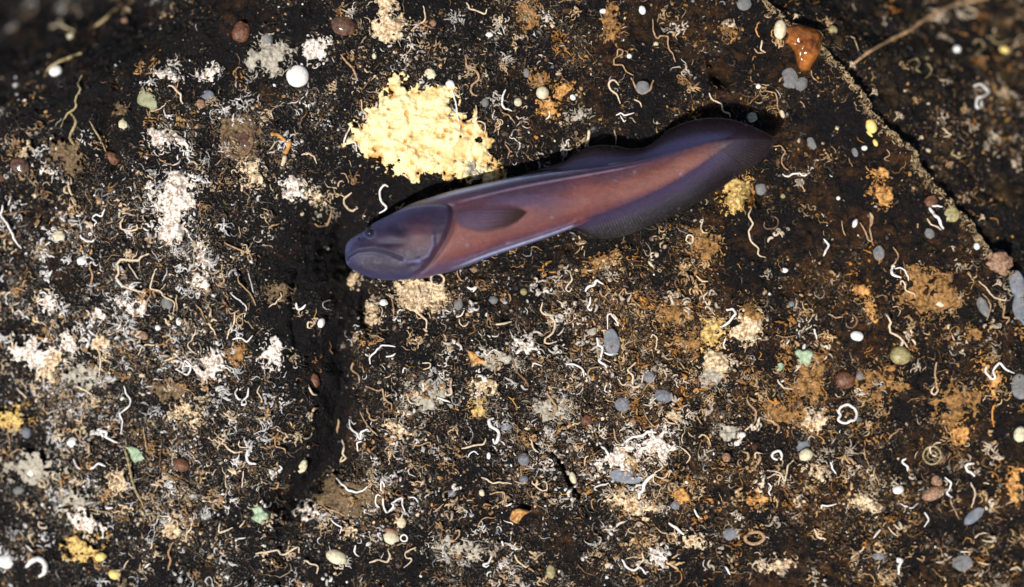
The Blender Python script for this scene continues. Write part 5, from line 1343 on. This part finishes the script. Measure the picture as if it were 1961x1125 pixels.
fin('tail_fin', [((1385, 267), (1433, 239)), ((1400, 265), (1459, 251)), ((1410, 268), (1484, 267)), ((1404, 275), (1479, 284)), ((1396, 283), (1460, 307)), ((1385, 291), (1432, 326))], nsx=90, base=(.036, .025, .05), mid=(.012, .008, .016), rayk=.2)
fin('anal_fin', [((1098, 434), (1101, 440)), ((1108, 430), (1115, 446)), ((1120, 426), (1134, 455)), ((1138, 420), (1157, 459)), ((1160, 412), (1182, 457)), ((1185, 403), (1207, 450)), ((1210, 393), (1239, 438)), ((1240, 381), (1278, 421)),
    ((1270, 365), (1312, 401)), ((1300, 350), (1344, 386)), ((1325, 333), (1373, 366)), ((1350, 317), (1401, 345)), ((1370, 302), (1418, 335)), ((1385, 291), (1432, 326))], base=(.05, .036, .076), mid=(.019, .013, .027), rayk=.25, zlift=0)
# pectoral fin lying along the flank
pu = [(868, 404), (880, 398), (905, 393), (928, 391), (952, 391), (976, 392.5), (992, 396), (1004, 402), (1009, 407)]
pl = [(866, 414), (878, 434), (900, 444), (928, 448), (952, 443), (972, 437), (990, 427), (1003, 415), (1009, 408)]
a_ = catmull(pu, 90); b_ = catmull(pl, 90); t = np.linspace(0, 1, 40)
X = a_[:, None, 0]*(1-t)+b_[:, None, 0]*t; Y = a_[:, None, 1]*(1-t)+b_[:, None, 1]*t
def body_front(px, py):
    i = np.clip(np.searchsorted(Cx[:, 0], px), 0, NS-1); uu = np.clip((py-Cx[i, 1])/np.maximum(np.linalg.norm(Hv[i], axis=-1), 1), -1, 1)
    return ZZ[i]+TK[i]*np.sqrt(1-uu**2)**.85
along_ = np.linspace(0, 1, 90)[:, None]
Zf = body_front(X, Y)+1+2.6*along_**.7*np.sin(np.pi*np.clip(t, .03, .97))[None]+.5*np.sin(t*60)[None]*along_
allV = []
for sg in (1, -1):
    th = 2.2*np.sin(np.pi*t)[None]*(1-along_*.7)+.2; WX, WY = at(X, Y, Zf+sg*th/2); allV.append(wv(WX, WY, Zf+sg*th/2).reshape(-1, 3))
c = np.zeros(X.shape+(3,))+np.array((.11, .07, .125)); c = mixn(c, (.036, .015, .016), sstep(.3, .75, along_+.25*(t[None]-.5)+.05*np.sin(t*40)[None])); c = mixn(c, (.12, .05, .06), .6*sstep(.25, 0, t)[None]+.5*sstep(.9, 1, along_))
c = mixn(c, (.13, .07, .085), sstep(.14, 0, along_))
c = c*(1+.12*np.sin(t*55)[None, :, None])
cov = np.interp(along_+0*t, [0, .2, .8, 1], [.1, .7, .75, .2])*np.interp(t, [0, .3, .75, 1], [.0, .9, .9, .0])[None]
f = gridfaces(90, 40)
build('pectoral_fin', np.vstack(allV)-fo, np.vstack([f, f[:, ::-1]+3600]), M['fin'], cols=np.vstack([c.reshape(-1, 3)]*2), attrs={'cover': np.concatenate([cov.ravel()]*2)}, parent=fish)
M['eye'] = plain_material('eye', (.004, .004, .008), (.012, .016, .04), .06, 200, coat=1.0, bamt=0)
M['eye_ring'] = plain_material('eye_ring', (.07, .08, .2), (.13, .15, .32), .3, 200, bamt=.1)
zt = float(body_front(709., 445.))
lum = lambda name, cx, cy, rx, ry, rz, mat, z: None
def ball(name, cx, cy, z, rx, ry, rz, mat, rot=0, n=24, parent=fish):
    th = np.linspace(0, np.pi, n); ph = np.linspace(0, 2*np.pi, n*2, endpoint=False); TH, PH = np.meshgrid(th, ph, indexing='ij')
    x0, y0 = at(cx, cy, z); a = math.radians(rot); p0 = np.sin(TH)*np.cos(PH)*rx; p1 = np.sin(TH)*np.sin(PH)*ry
    return build(name, wv(x0+p0*math.cos(a)-p1*math.sin(a), y0+p0*math.sin(a)+p1*math.cos(a), z+np.cos(TH)*rz).reshape(-1, 3)-fo, gridfaces(n, 2*n, True), mat, parent=parent)
eye = ball('eye', 709, 445.5, zt-3.2, 10, 8.4, 7.4, M['eye'], -15)
ball('nostril', 688, 458, float(body_front(688., 458.))-2.4, 3.2, 2.6, 1.6, M['eye'], -20)
